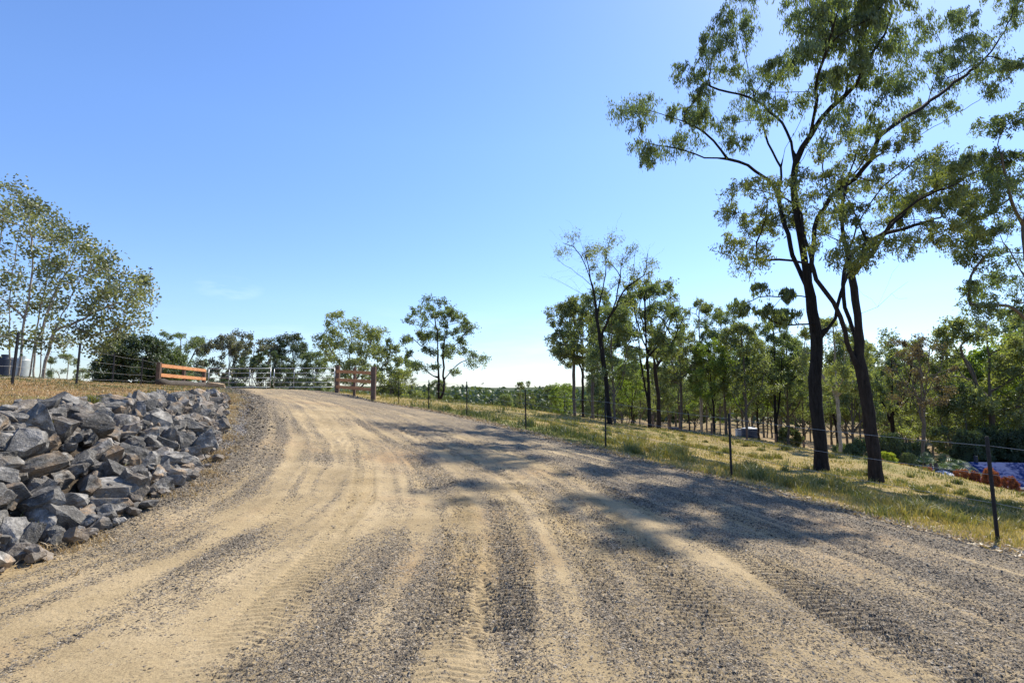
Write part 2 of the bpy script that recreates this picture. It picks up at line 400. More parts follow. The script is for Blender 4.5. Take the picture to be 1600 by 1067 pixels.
def tread(x, y):
    s = rs(x, y); h = np.zeros_like(s)
    for i, (c, w, sp, a) in enumerate(TRACKS):
        cc = c+.028*np.sin(y*(.22+.05*(i % 4))+i*2.1)
        lat = (s-cc)/w
        m = sst(1, .72, np.abs(lat))*sst(.36, .52, fbm(x*.7+i*9, y*.42, 70+i, 2))
        ph = y/sp*(1+.03*np.sin(y*.7+i))+.8*np.abs(lat)*(1 if i % 2 else -.6)+.9*fbm(x*2.2, y*2.2, 90+i, 3)
        h = h+m*a*.0115*np.tanh(2.2*np.sin(2*np.pi*ph))-m*.006
    return h*(.3+.6*sst(3.4, 4.6, y))*(.9+1.3*fbm(x*2.1, y*2.1, 99, 3))
def detail_h(x, y, road):
    g = gravel(x, y)
    s = rs(x, y)
    rut = .05*(fbm(s*16, y*.12, 81, 2)-.5)+.035*(fbm(s*44, y*.16, 88, 2)-.5)
    loose = .014*(fbm(x*14, y*14, 82, 3)-.5)*(.35+g)+.035*(fbm(x*2.6, y*1.6, 83, 3)-.5)*(.25+g)+g*.012
    fine = .008*(fbm(x*45, y*45, 87, 2)-.5)*(.3+g)
    hr = rut+loose+fine+tread(x, y)*sst(1.0, .55, g)
    hg = .09*(fbm(x*.8, y*.8, 84, 4)-.5)+.03*(fbm(x*5, y*5, 85, 3)-.5)
    return np.where(road, hr, hg)
def H(x, y, det=True):
    x = np.asarray(x, float); y = np.asarray(y, float)
    z = base_h(x, y)
    if det: z = z+detail_h(x, y, road_mask(x, y))*sst(120, 60, np.hypot(x, y))
    return z
def Hs(x, y): return float(H(np.array([x]), np.array([y]))[0])

th_f = np.linspace(R(-60), R(60), 860); th_b = np.linspace(R(60), R(300), 90)[1:-1]
TH = np.r_[th_f, th_b]
rad = [.4, .8, 1.2, 1.6]
while rad[-1] < 4500:
    r = rad[-1]
    rad.append(r*(1+(.006 if r < 2.4 else .0034 if r < 9 else .0052 if r < 16 else .011 if r < 60 else .035)))
RR = np.array(rad); nT, nR = len(TH), len(RR)
X = (RR[:, None]*np.sin(TH)[None]).ravel(); Y = (RR[:, None]*np.cos(TH)[None]).ravel()
road_v = road_mask(X, Y)
Zb = base_h(X, Y)
Z = Zb+detail_h(X, Y, road_v)*sst(120, 60, np.hypot(X, Y))
ctr = len(X); X = np.r_[X, 0]; Y = np.r_[Y, 0]; Z = np.r_[Z, Hs(0, 0)]; road_v = np.r_[road_v, True]
V = np.c_[X, Y, Z]
i, j = np.meshgrid(np.arange(nR-1), np.arange(nT), indexing='ij'); i = i.ravel(); j = j.ravel(); j2 = (j+1) % nT
Q = np.c_[i*nT+j, i*nT+j2, (i+1)*nT+j2, (i+1)*nT+j]
T0 = np.c_[np.full(nT, ctr), (np.arange(nT)+1) % nT, np.arange(nT)]
qr = road_v[Q].sum(1) >= 2
G_attr = gravel(X, Y)
def dryness(x, y):
    """0 = green grass, 1 = straw"""
    d = .66+1.05*(fbm(x*.22, y*.22, 101, 4)-.5)+.5*(fbm(x*1.4, y*1.4, 102, 3)-.5)
    near_edge = np.abs(x-xr(y)-1.2) < 1.1
    d = d-.45*sst(2.3, .6, np.abs(x-xr(y)-1.1))*sst(13, 17, y)*sst(27, 22, y)
    return np.clip(d, 0, 1)
def submesh(name, Vv, faces, attrs):
    used = np.zeros(len(Vv), bool)
    for f in faces: used[f.ravel()] = True
    idx = np.cumsum(used)-1
    return np_mesh(name, Vv[used], [idx[f] for f in faces], {k: a[used] for k, a in attrs.items()}, True)
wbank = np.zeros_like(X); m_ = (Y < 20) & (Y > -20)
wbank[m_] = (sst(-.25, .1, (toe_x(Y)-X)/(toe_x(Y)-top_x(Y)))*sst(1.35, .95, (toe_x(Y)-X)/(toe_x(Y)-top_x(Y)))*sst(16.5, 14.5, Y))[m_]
bare = np.clip(.25+.0*X+1.2*(fbm(X*.5, Y*.5, 110, 3)-.5)+sst(28, 55, np.hypot(X-5, Y))*.5, 0, 1)
verge = np.clip(sst(1.6, .2, X-xr(Y))*(X > 0)*1. + sst(1.0, .1, np.abs(X-xr(Y))), 0, 1)
left = sst(0, -1.5, X-xl(Y))*(Y < 60)
edge = np.clip(sst(.9, .0, np.abs(X-xr(Y)))+sst(.8, 0, np.abs(X-xl(Y))), 0, 1)*(Y < 58)
A = dict(gravel=G_attr, dry=dryness(X, Y), bank=wbank, bare=bare, leftside=left, edge=edge, forest=sst(150, 420, np.hypot(X, Y)))

def stones_tex(t, co, scale):
    v = N(t, 'ShaderNodeTexVoronoi'); v.inputs['Scale'].default_value = scale; t.links.new(co, v.inputs[0]); return v
def road_material():
    m, t = new_mat('gravel road'); co = coord(t)
    g = attr(t, 'gravel')
    v1 = stones_tex(t, co, 60); v2 = stones_tex(t, co, 120)
    dirt = ramp(t, [(.265,.198,.106), (.385,.292,.16), (.48,.37,.215)], [.3, .5, .72]); t.links.new(noise(t, .9, 8, .68, co), dirt.inputs[0])
    fine = mixc(t, dirt.outputs[0], (.18,.13,.07), mrange(t, noise(t, 60, 4, .7, co), .48, .7, 0, .75))
    reddish = mixc(t, fine, (.34,.2,.1), mrange(t, noise(t, .35, 4, .6, co), .52, .72, 0, .55))
    sep1 = N(t, 'ShaderNodeSeparateColor'); t.links.new(v1.outputs['Color'], sep1.inputs[0])
    sep2 = N(t, 'ShaderNodeSeparateColor'); t.links.new(v2.outputs['Color'], sep2.inputs[0])
    gs = ramp(t, [(.055,.044,.032), (.15,.124,.09), (.25,.208,.152), (.42,.36,.27)], [0, .4, .8, 1])
    t.links.new(sep1.outputs[0], gs.inputs[0])
    gs2 = ramp(t, [(.07,.055,.038), (.17,.137,.094), (.265,.212,.145), (.38,.31,.21)], [0, .35, .8, 1]); t.links.new(sep2.outputs[0], gs2.inputs[0])
    gj = mth(t, 'ADD', g, mrange(t, noise(t, 9, 5, .65, co), .2, .8, -.28, .28))
    s1 = mrange(t, mth(t, 'SUBTRACT', mth(t, 'MULTIPLY', gj, .82), sep1.outputs[1]), -.02, .03)
    s2 = mrange(t, mth(t, 'SUBTRACT', mth(t, 'MULTIPLY', gj, 1.15), sep2.outputs[1]), -.02, .03)
    c = mixc(t, reddish, gs2.outputs[0], s2); c = mixc(t, c, gs.outputs[0], s1)
    h1 = mth(t, 'MULTIPLY', mrange(t, v1.outputs['Distance'], 0, .6, 1, 0), s1)
    h2 = mth(t, 'MULTIPLY', mrange(t, v2.outputs['Distance'], 0, .6, .45, 0), s2)
    h = mth(t, 'ADD', mth(t, 'MAXIMUM', h1, h2), mth(t, 'ADD', mth(t, 'MULTIPLY', noise(t, 34, 7, .75, co), .9), mth(t, 'MULTIPLY', noise(t, 9, 4, .6, co), .8)))
    finish(t, c, .92, h, .95, .016, .15); return m
def ground_material():
    m, t = new_mat('grassy ground'); co = coord(t)
    dry = attr(t, 'dry')
    straw = ramp(t, [(.2,.135,.05), (.33,.25,.105), (.43,.35,.17)], [.3, .5, .72]); t.links.new(noise(t, 7, 8, .72, co), straw.inputs[0])
    green = ramp(t, [(.06,.075,.02), (.15,.17,.045), (.25,.24,.07)], [.3, .5, .7]); t.links.new(noise(t, 9, 6, .7, co), green.inputs[0])
    c = mixc(t, green.outputs[0], straw.outputs[0], mrange(t, dry, .2, .65))
    soil = ramp(t, [(.13,.085,.045), (.26,.18,.1), (.36,.27,.16)], [.3, .5, .7]); t.links.new(noise(t, 3, 8, .7, co), soil.inputs[0])
    bz = mth(t, 'ADD', attr(t, 'bare'), mrange(t, noise(t, 2, 6, .65, co), .3, .7, -.3, .3))
    c = mixc(t, c, soil.outputs[0], mrange(t, bz, .36, .7, 0, .85))
    lf = ramp(t, [(.16,.085,.035), (.3,.18,.08), (.4,.29,.13)], [.3, .5, .7]); t.links.new(noise(t, 5, 8, .75, co), lf.inputs[0])
    lgr = mixc(t, lf.outputs[0], green.outputs[0], mrange(t, noise(t, .8, 5, .6, co), .5, .66, 0, .8))
    c = mixc(t, c, lgr, attr(t, 'leftside'))
    v1 = stones_tex(t, co, 40); sp1 = N(t, 'ShaderNodeSeparateColor'); t.links.new(v1.outputs['Color'], sp1.inputs[0])
    gs = ramp(t, [(.05,.048,.05), (.14,.13,.125), (.3,.28,.25)]); t.links.new(sp1.outputs[0], gs.inputs[0])
    es = mrange(t, mth(t, 'SUBTRACT', mth(t, 'MULTIPLY', attr(t, 'edge'), 1.05), sp1.outputs[1]), -.02, .03)
    c = mixc(t, c, gs.outputs[0], es)
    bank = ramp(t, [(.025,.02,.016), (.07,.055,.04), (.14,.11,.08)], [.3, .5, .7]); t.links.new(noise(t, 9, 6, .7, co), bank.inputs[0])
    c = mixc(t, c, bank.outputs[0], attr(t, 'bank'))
    fr = ramp(t, [(.03,.045,.018), (.06,.08,.03), (.2,.18,.09)], [.35, .55, .75]); t.links.new(noise(t, .02, 8, .65, co), fr.inputs[0])
    c = mixc(t, c, fr.outputs[0], attr(t, 'forest'))
    h = mth(t, 'ADD', noise(t, 14, 8, .75, co), mth(t, 'MULTIPLY', noise(t, 70, 3, .7, co), .5))
    finish(t, c, .95, h, .8, .05, .1); return m
MAT['road'] = road_material(); MAT['ground'] = ground_material()
tag(obj('gravel_road', submesh('gravel_road', V, [Q[qr], T0], A), MAT['road']), kind='structure')
tag(obj('ground', submesh('ground', V, [Q[~qr]], A), MAT['ground']), kind='structure')
del Q, V, A

# ------------------------------------------------------------------ loose stones
def rand_rot(g, n):
    q = g.normal(size=(n, 4)); q /= np.linalg.norm(q, axis=1)[:, None]
    w, x, y, z = q.T
    return np.stack([1-2*(y*y+z*z), 2*(x*y-z*w), 2*(x*z+y*w), 2*(x*y+z*w), 1-2*(x*x+z*z), 2*(y*z-x*w), 2*(x*z-y*w), 2*(y*z+x*w), 1-2*(x*x+y*y)], 1).reshape(n, 3, 3)
def stones(name, x, y, size, seed, label, mat):
    g = rng(seed); n = len(x)
    octv = np.array([[1,0,0],[-1,0,0],[0,1,0],[0,-1,0],[0,0,1],[0,0,-1]], float)
    octf = np.array([[0,2,4],[2,1,4],[1,3,4],[3,0,4],[2,0,5],[1,2,5],[3,1,5],[0,3,5]])
    v = octv[None]*g.uniform(.55, 1.25, (n, 6, 1))+g.normal(0, .22, (n, 6, 3))
    v[:, :, :] *= size[:, None, None]*g.uniform([.8, .6, .4], [1.3, 1., .75], (n, 3))[:, None, :]
    v = np.einsum('nij,nkj->nki', rand_rot(g, n)*1.0, v)
    v[:, :, 2] *= .75
    z = H(x, y)+size*.22
    v += np.c_[x, y, z][:, None]
    f = (octf[None]+(np.arange(n)*6)[:, None, None]).reshape(-1, 3)
    me = np_mesh(name, v.reshape(-1, 3), f, {'tone': np.repeat(g.uniform(0, 1, n), 6)})
    return tag(obj(name, me, mat), label, None, None, 'stuff')
def stone_mat():
    m, t = new_mat('loose stone'); r = ramp(t, [(.06,.05,.038), (.145,.122,.09), (.225,.188,.138), (.3,.25,.175), (.48,.43,.34)], [0, .35, .7, .9, 1])
    t.links.new(attr(t, 'tone'), r.inputs[0])
    finish(t, r.outputs[0], .85, noise(t, 120, 3, .6, coord(t)), .3, .004, .25); return m
MAT['stone'] = stone_mat()
g = rng(7)
n = 430000
th = g.uniform(R(-52), R(50), n); rr_ = np.exp(g.uniform(math.log(2.3), math.log(16), n))
x = rr_*np.sin(th); y = rr_*np.cos(th)
gr = gravel(x, y); pt = fbm(x*5, y*5, 130, 3)
keep = (g.uniform(0, 1, n) < np.clip((gr-.25)*1.25*(.35+1.3*pt)+.12, 0, 1)*np.clip(1.25-rr_/20, .3, 1)) & road_mask(x, y)
x, y, rr_, gr = x[keep], y[keep], rr_[keep], gr[keep]
size = g.lognormal(0, .38, len(x))*(.0026+.00046*rr_)*(1+.3*gr)
size = np.clip(size, .0025, .022)
tag(stones('loose_gravel', x, y, size, 8, 'loose blue-grey crushed gravel scattered over the dirt road', MAT['stone']), None, 'gravel')
# crushed stones lining both road edges
yy = g.uniform(4, 34, 26000); side = g.uniform(0, 1, len(yy)) < .5
xx = np.where(side, xl(yy)+g.normal(.05, .32, len(yy)), xr(yy)+g.normal(-.05, .35, len(yy)))
kk = g.uniform(0, 1, len(yy)) < np.clip(14/yy, 0, 1)
xx, yy = xx[kk], yy[kk]
tag(stones('edge_gravel', xx, yy, g.lognormal(0, .45, len(xx))*(.007+.0005*yy), 9, 'coarse grey stones windrowed along both edges of the road', MAT['stone']), None, 'gravel')

# ------------------------------------------------------------------ grass
def blades(name, x, y, hgt, wid, lean, tone, seed, mat, label, z=None):
    g = rng(seed); n = len(x)
    z = H(x, y)-.01 if z is None else z
    a = g.uniform(0, 2*np.pi, n); s = np.c_[np.cos(a), np.sin(a), np.zeros(n)]*wid[:, None]*.5
    b = g.uniform(0, 2*np.pi, n); d = np.c_[np.cos(b), np.sin(b), np.zeros(n)]*(lean*hgt)[:, None]
    p = np.c_[x, y, z]; up = np.c_[np.zeros(n), np.zeros(n), hgt]
    m = p+up*.55+d*.3; tip = p+up*np.sqrt(np.clip(1-lean**2*.5, .2, 1))[:, None]+d
    v = np.stack([p-s, p+s, m+s*.8, m-s*.8, tip], 1).reshape(-1, 3)
    o = (np.arange(n)*5)[:, None]
    me = np_mesh(name, v, [o+np.array([0,1,2,3]), o+np.array([3,2,4])], {'tone': np.repeat(tone, 5)})
    return tag(obj(name, me, mat), label, 'grass', None, 'stuff')
MAT['grass'] = leaf_mat('paddock grass', [(.045,.065,.015), (.11,.135,.028), (.22,.2,.05), (.36,.28,.09), (.5,.43,.24)], .42, [0, .25, .5, .75, 1], (1.25, 1.2, .7))
MAT['grass_l'] = leaf_mat('brown grass', [(.09,.11,.025), (.2,.17,.05), (.3,.19,.075), (.42,.29,.12), (.47,.37,.22)], .3, [0, .25, .5, .75, 1], (1.1, 1.05, .8))
g = rng(21)
n = 420000
th = g.uniform(R(-25), R(58), n); rr_ = np.exp(g.uniform(math.log(6.5), math.log(60), n))
x = rr_*np.sin(th); y = rr_*np.cos(th)
e = x-xr(y)
clump = fbm(x*1.6, y*1.6, 140, 3); big = fbm(x*.45, y*.45, 141, 3)
k = (e > -.15) & (g.uniform(0, 1, n) < np.clip(.1+1.5*(clump-.25), 0, 1)*sst(-.2, .8, e))
x, y, rr_, e, clump, big = (q[k] for q in (x, y, rr_, e, clump, big))
tuft = sst(.52, .72, clump)*sst(.42, .6, big)
hg = g.uniform(.03, .09, len(x))*(1+2.2*tuft)*(.8+.35*sst(6, 2, e))*(1+.012*rr_)
dr = dryness(x, y)
shade = .24+.6*dr+g.normal(0, .12, len(x))-.3*tuft*(big > .5)
blades('paddock_grass', x, y, hg, g.uniform(.004, .009, len(x))*(.5+rr_/9), g.uniform(.1, .9, len(x)), np.clip(shade, 0, 1), 22, MAT['grass'], 'gold and green dry paddock grass beyond the right hand fence')
# left bank top and verge
n = 150000
th = g.uniform(R(-60), R(-15), n); rr_ = np.exp(g.uniform(math.log(7), math.log(46), n))
x = rr_*np.sin(th); y = rr_*np.cos(th)
tt = (toe_x(y)-x)/(toe_x(y)-top_x(y))
edge_ok = np.where(y < 15, tt > .93, x < xl(y)-.1+.5*(fbm(x*2, y*2, 33, 2)-.5))
k = edge_ok & (g.uniform(0, 1, n) < np.clip(.2+1.3*(fbm(x*1.3, y*1.3, 150, 3)-.3), 0, 1))
x, y, rr_ = x[k], y[k], rr_[k]
gn = fbm(x*.35, y*.35, 151, 3)+.25*sst(15, 24, rr_)
tone = np.clip(.62+g.normal(0, .16, len(x))-1.1*np.clip(gn-.52, 0, 1)*2, 0, 1)
blades('bank_grass', x, y, g.uniform(.025, .085, len(x))*(1+.01*rr_), g.uniform(.004, .008, len(x))*(.5+rr_/9), g.uniform(.3, 1.2, len(x)), tone, 23, MAT['grass_l'], 'short brown and green grass on top of the rock bank')
# straw drifts beside rocks
n = 26000
yy = g.uniform(4.6, 20, n); xx = np.where(g.uniform(0, 1, n) < .5, toe_x(yy)+g.normal(.2, .25, n), toe_x(yy)-g.uniform(-.4, .8, n))
k = (fbm(xx*2.2, yy*2.2, 160, 3)+g.normal(0, .06, n) > np.where(yy > 10, .5, .6)); xx, yy = xx[k], yy[k]
blades('straw_litter', xx, yy, g.uniform(.03, .12, len(xx)), g.uniform(.005, .01, len(xx)), g.uniform(.7, 1.6, len(xx)), np.clip(g.normal(.72, .16, len(xx)), 0, 1), 24, MAT['grass_l'], 'dead orange straw caught along the foot of the rock bank')

# tussocks and taller weeds in the paddock near the fence
g = rng(61); cx, cy, ch, ct = [], [], [], []
for u0, u1, d0, d1, n_, h0, t0 in [(975,1060,15,21,26,.3,.42),(1130,1340,11.5,17,34,.3,.4),(1370,1600,8.5,13,34,.27,.48),(1150,1600,15,24,40,.2,.35),(860,1000,17,26,22,.24,.45),(1060,1400,20,34,40,.25,.4)]:
    for k in range(n_):
        d = g.uniform(d0, d1); x_ = (g.uniform(u0, u1)-800)/FPX*d
        if x_ < xr(d)+.7: continue
        cx.append(x_); cy.append(d); ch.append(h0*g.uniform(.6, 1.3)); ct.append(t0+g.normal(0, .1))
# weeds in the rock gaps and on the bank edge
for x_, y_ in [(-7.0,9.2),(-6.9,9.0),(-5.9,6.9),(-7.3,10.4),(-4.75,5.6),(-5.6,8.7),(-5.1,7.3),(-8.3,12.6)]:
    cx.append(x_); cy.append(y_); ch.append(.14); ct.append(.3)
cx, cy, ch, ct = map(np.array, (cx, cy, ch, ct)); m = 150
X_ = np.repeat(cx, m)+g.normal(0, .1, len(cx)*m)*np.repeat(ch/.25, m); Y_ = np.repeat(cy, m)+g.normal(0, .1, len(cx)*m)*np.repeat(ch/.25, m)
blades('tussock_grass', X_, Y_, np.repeat(ch, m)*g.uniform(.4, 1.2, len(X_)), g.uniform(.006, .011, len(X_))*(1+np.repeat(cy, m)/18), g.uniform(.1, 1.0, len(X_)), np.clip(np.repeat(ct, m)+g.normal(0, .12, len(X_)), 0, 1), 62, MAT['grass'], 'taller dry green tussocks and weeds in the paddock near the fence')
# fallen leaves and bark on the verge
n = 9000; yy = g.uniform(5, 30, n); xx = xr(yy)+g.exponential(.9, n)-.35
ht_ = H(xx, yy)+.015; nn_ = g.normal(size=(n, 3))*[.35, .35, 1]; nn_ /= np.linalg.norm(nn_, axis=1)[:, None]
a_ = np.cross(nn_, g.normal(size=(n, 3))); a_ /= np.linalg.norm(a_, axis=1)[:, None]; b_ = np.cross(nn_, a_)
l_ = g.uniform(.02, .07, n)[:, None]; w_ = g.uniform(.006, .014, n)[:, None]; c_ = np.c_[xx, yy, ht_]
vv = np.stack([c_-a_*l_, c_+b_*w_, c_+a_*l_, c_-b_*w_], 1).reshape(-1, 3)
o = obj('leaf_litter', np_mesh('leaf_litter', vv, (np.arange(n)*4)[:, None]+np.array([0,1,2,3]), {'tone': np.repeat(np.clip(g.normal(.75, .2, n), 0, 1), 4)}), MAT['grass_l'])
tag(o, 'fallen leaves and bark scraps along the right verge', 'leaf litter', None, 'stuff')
# ------------------------------------------------------------------ rock bank
def rock_mesh(seed):
    g = rng(seed); bm = bmesh.new()
    bmesh.ops.create_cube(bm, size=1.0)
    for v in bm.verts: v.co = Vector((v.co.x, v.co.y*.8, v.co.z*.54))+Vector(g.normal(0, .07, 3))
    for i in range(int(g.integers(11, 17))):                    # cleave by random planes, as blasted rock breaks
        d = Vector(g.normal(size=3)); d = Vector((d.x, d.y*1.1, d.z*1.2)).normalized()
        ext = .5*math.sqrt(d.x**2+(.8*d.y)**2+(.62*d.z)**2)*g.uniform(.68, 1.02)
        r = bmesh.ops.bisect_plane(bm, geom=list(bm.verts)+list(bm.edges)+list(bm.faces), plane_co=d*ext, plane_no=d, clear_outer=True)
        ed = [e for e in r['geom_cut'] if isinstance(e, bmesh.types.BMEdge)]
        if ed: bmesh.ops.contextual_create(bm, geom=ed)
    bmesh.ops.dissolve_limit(bm, angle_limit=R(6), verts=bm.verts, edges=bm.edges)
    bmesh.ops.bevel(bm, geom=list(bm.edges), offset=.014, segments=1, affect='EDGES', clamp_overlap=True)
    bmesh.ops.triangulate(bm, faces=bm.faces)
    bmesh.ops.subdivide_edges(bm, edges=[e for e in bm.edges if e.calc_length() > .13], cuts=3, use_grid_fill=True)
    bmesh.ops.triangulate(bm, faces=bm.faces)
    vs = np.array([v.co for v in bm.verts])
    o = g.uniform(0, 50)
    dn = .09*(fbm(vs[:, 0]*3.2+o, vs[:, 1]*3.1-vs[:, 2]*2.9, seed+5, 2)-.5)+.05*(fbm(vs[:, 0]*7+o, vs[:, 1]*5+vs[:, 2]*3.7, seed, 3)-.5)+.03*(fbm(vs[:, 2]*13+o, vs[:, 0]*9-vs[:, 1]*8, seed+1, 2)-.5)
    ln = np.linalg.norm(vs, axis=1)[:, None]
    vs = vs*(1+dn[:, None]*2/np.maximum(ln, .3)*.6)
    for v, c in zip(bm.verts, vs): v.co = c
    bmesh.ops.recalc_face_normals(bm, faces=bm.faces)
    me = bpy.data.meshes.new('rock'); bm.to_mesh(me); bm.free(); me.materials.append(MAT['rock'])
    return me
ROCKS = [rock_mesh(300+i) for i in range(34)]
g = rng(31)
rows = []
nrow = 10
for r_i in range(nrow):
    t0 = (r_i+.2)/(nrow-.1)
    yy = 3.5+g.uniform(0, .3); row = []
    while yy < 14.9:
        width = float(top_x(yy)-toe_x(yy))
        act = max(2, abs(width)*1.0/.22)                       # fewer courses where the bank narrows
        sz = g.choice([.21, .27, .33, .41, .53], p=[.24, .32, .25, .14, .05])*(1.0 if yy < 10 else .9)
        if r_i == 0: sz *= .8
        t = t0+g.normal(0, .035); x = float(toe_x(yy)+t*width); y = yy+g.normal(0, .05)
        row.append((x, y, t, sz, yy)); yy += sz*g.uniform(.62, .95)*(1.1 if act < 4 else .95)
    rows.append(row)
names_row = ['lowest', 'second lowest', 'third lowest', 'fourth lowest', 'fifth lowest', 'fifth highest', 'fourth highest', 'third highest', 'second highest', 'topmost']
allr = sorted([(q[3]/math.hypot(q[0], q[1]), r_i, k) for r_i, row in enumerate(rows) for k, q in enumerate(row)], reverse=True)
solo = set((a[1], a[2]) for a in allr[:298]); RV, RF_, roff = [], [], 0
def rubble_add(me, M):
    global roff
    v = np.empty(len(me.vertices)*3); me.vertices.foreach_get('co', v); v = v.reshape(-1, 3); M = np.array(M)
    f = np.empty(len(me.loops), dtype=np.int32); me.loops.foreach_get('vertex_index', f)
    RV.append(v @ M[:3, :3].T+M[:3, 3]); RF_.append(f.reshape(-1, 3)+roff); roff += len(v)
def rock_pose(x, y, t, sz, r_i):
    zb = float(base_h(np.array([x]), np.array([y]))[0])
    loc = (x+.05, y-.03, zb+sz*(.13+.1*math.sin(math.pi*min(1, max(0, t))))-(.17 if r_i == nrow-1 else .08 if r_i == nrow-2 else 0))
    e = Matrix.Rotation(-.45, 4, 'Y') @ Matrix.Rotation(g.uniform(0, 6.28), 4, 'Z') @ Matrix.Rotation(g.normal(.0, .6), 4, 'X') @ Matrix.Rotation(g.normal(0, .5), 4, 'Y')
    return loc, e, (sz*g.uniform(1.0, 1.4), sz*g.uniform(.85, 1.1), sz*g.uniform(.85, 1.15))
for r_i, row in enumerate(rows):
    vis = [q for k, q in enumerate(row) if (r_i, k) in solo]
    for k, q in enumerate(row):
        if (r_i, k) not in solo:
            loc, e, s_ = rock_pose(*q[:4], r_i); rubble_add(ROCKS[g.integers(0, len(ROCKS))], Matrix.Translation(loc) @ e @ Matrix.Diagonal((*s_, 1)))
    for k, (x, y, t, sz, yy) in enumerate(sorted(vis, key=lambda q: q[0]/q[1])):
        o = bpy.data.objects.new('rock', ROCKS[g.integers(0, len(ROCKS))]); link(o)
        loc, e, s_ = rock_pose(x, y, t, sz, r_i)
        o.location = loc; o.rotation_euler = e.to_euler(); o.scale = s_
        stain = float(g.choice([0., .25, .8, 1.], p=[.48, .26, .14, .12])); shade = float(g.uniform(.6, 1.45))
        o['stain'] = stain; o['shade'] = shade
        tone = 'tan stained' if stain > .5 else ('dark grey' if shade < .85 else 'pale grey' if shade > 1.15 else 'mid grey')
        bigw = 'large' if sz > .38 else 'small' if sz < .26 else 'medium'
        tag(o, f'{bigw} {tone} rock, {ordn(k)} from left in the {names_row[r_i]} course', 'rock', 'quarried rocks stacked on the road bank')
for k in range(560):                                            # small broken stone wedged in the gaps and spilt at the toe
    yy = g.uniform(3.6, 14.8); t = g.uniform(-.12, .97); x = float(toe_x(yy)+t*(top_x(yy)-toe_x(yy))); sz = g.uniform(.07, .2)
    loc, e, s_ = rock_pose(x, yy, t, sz, 0); rubble_add(ROCKS[g.integers(0, len(ROCKS))], Matrix.Translation(Vector(loc)+Vector((0, 0, .02))) @ e @ Matrix.Diagonal((*s_, 1)))
o = obj('rubble', np_mesh('rubble', np.concatenate(RV), np.concatenate(RF_)), MAT['rock']); o['stain'] = .4; o['shade'] = .95
tag(o, 'small broken stone filling gaps between the bank rocks', 'rubble', None, 'stuff')
del RV, RF_

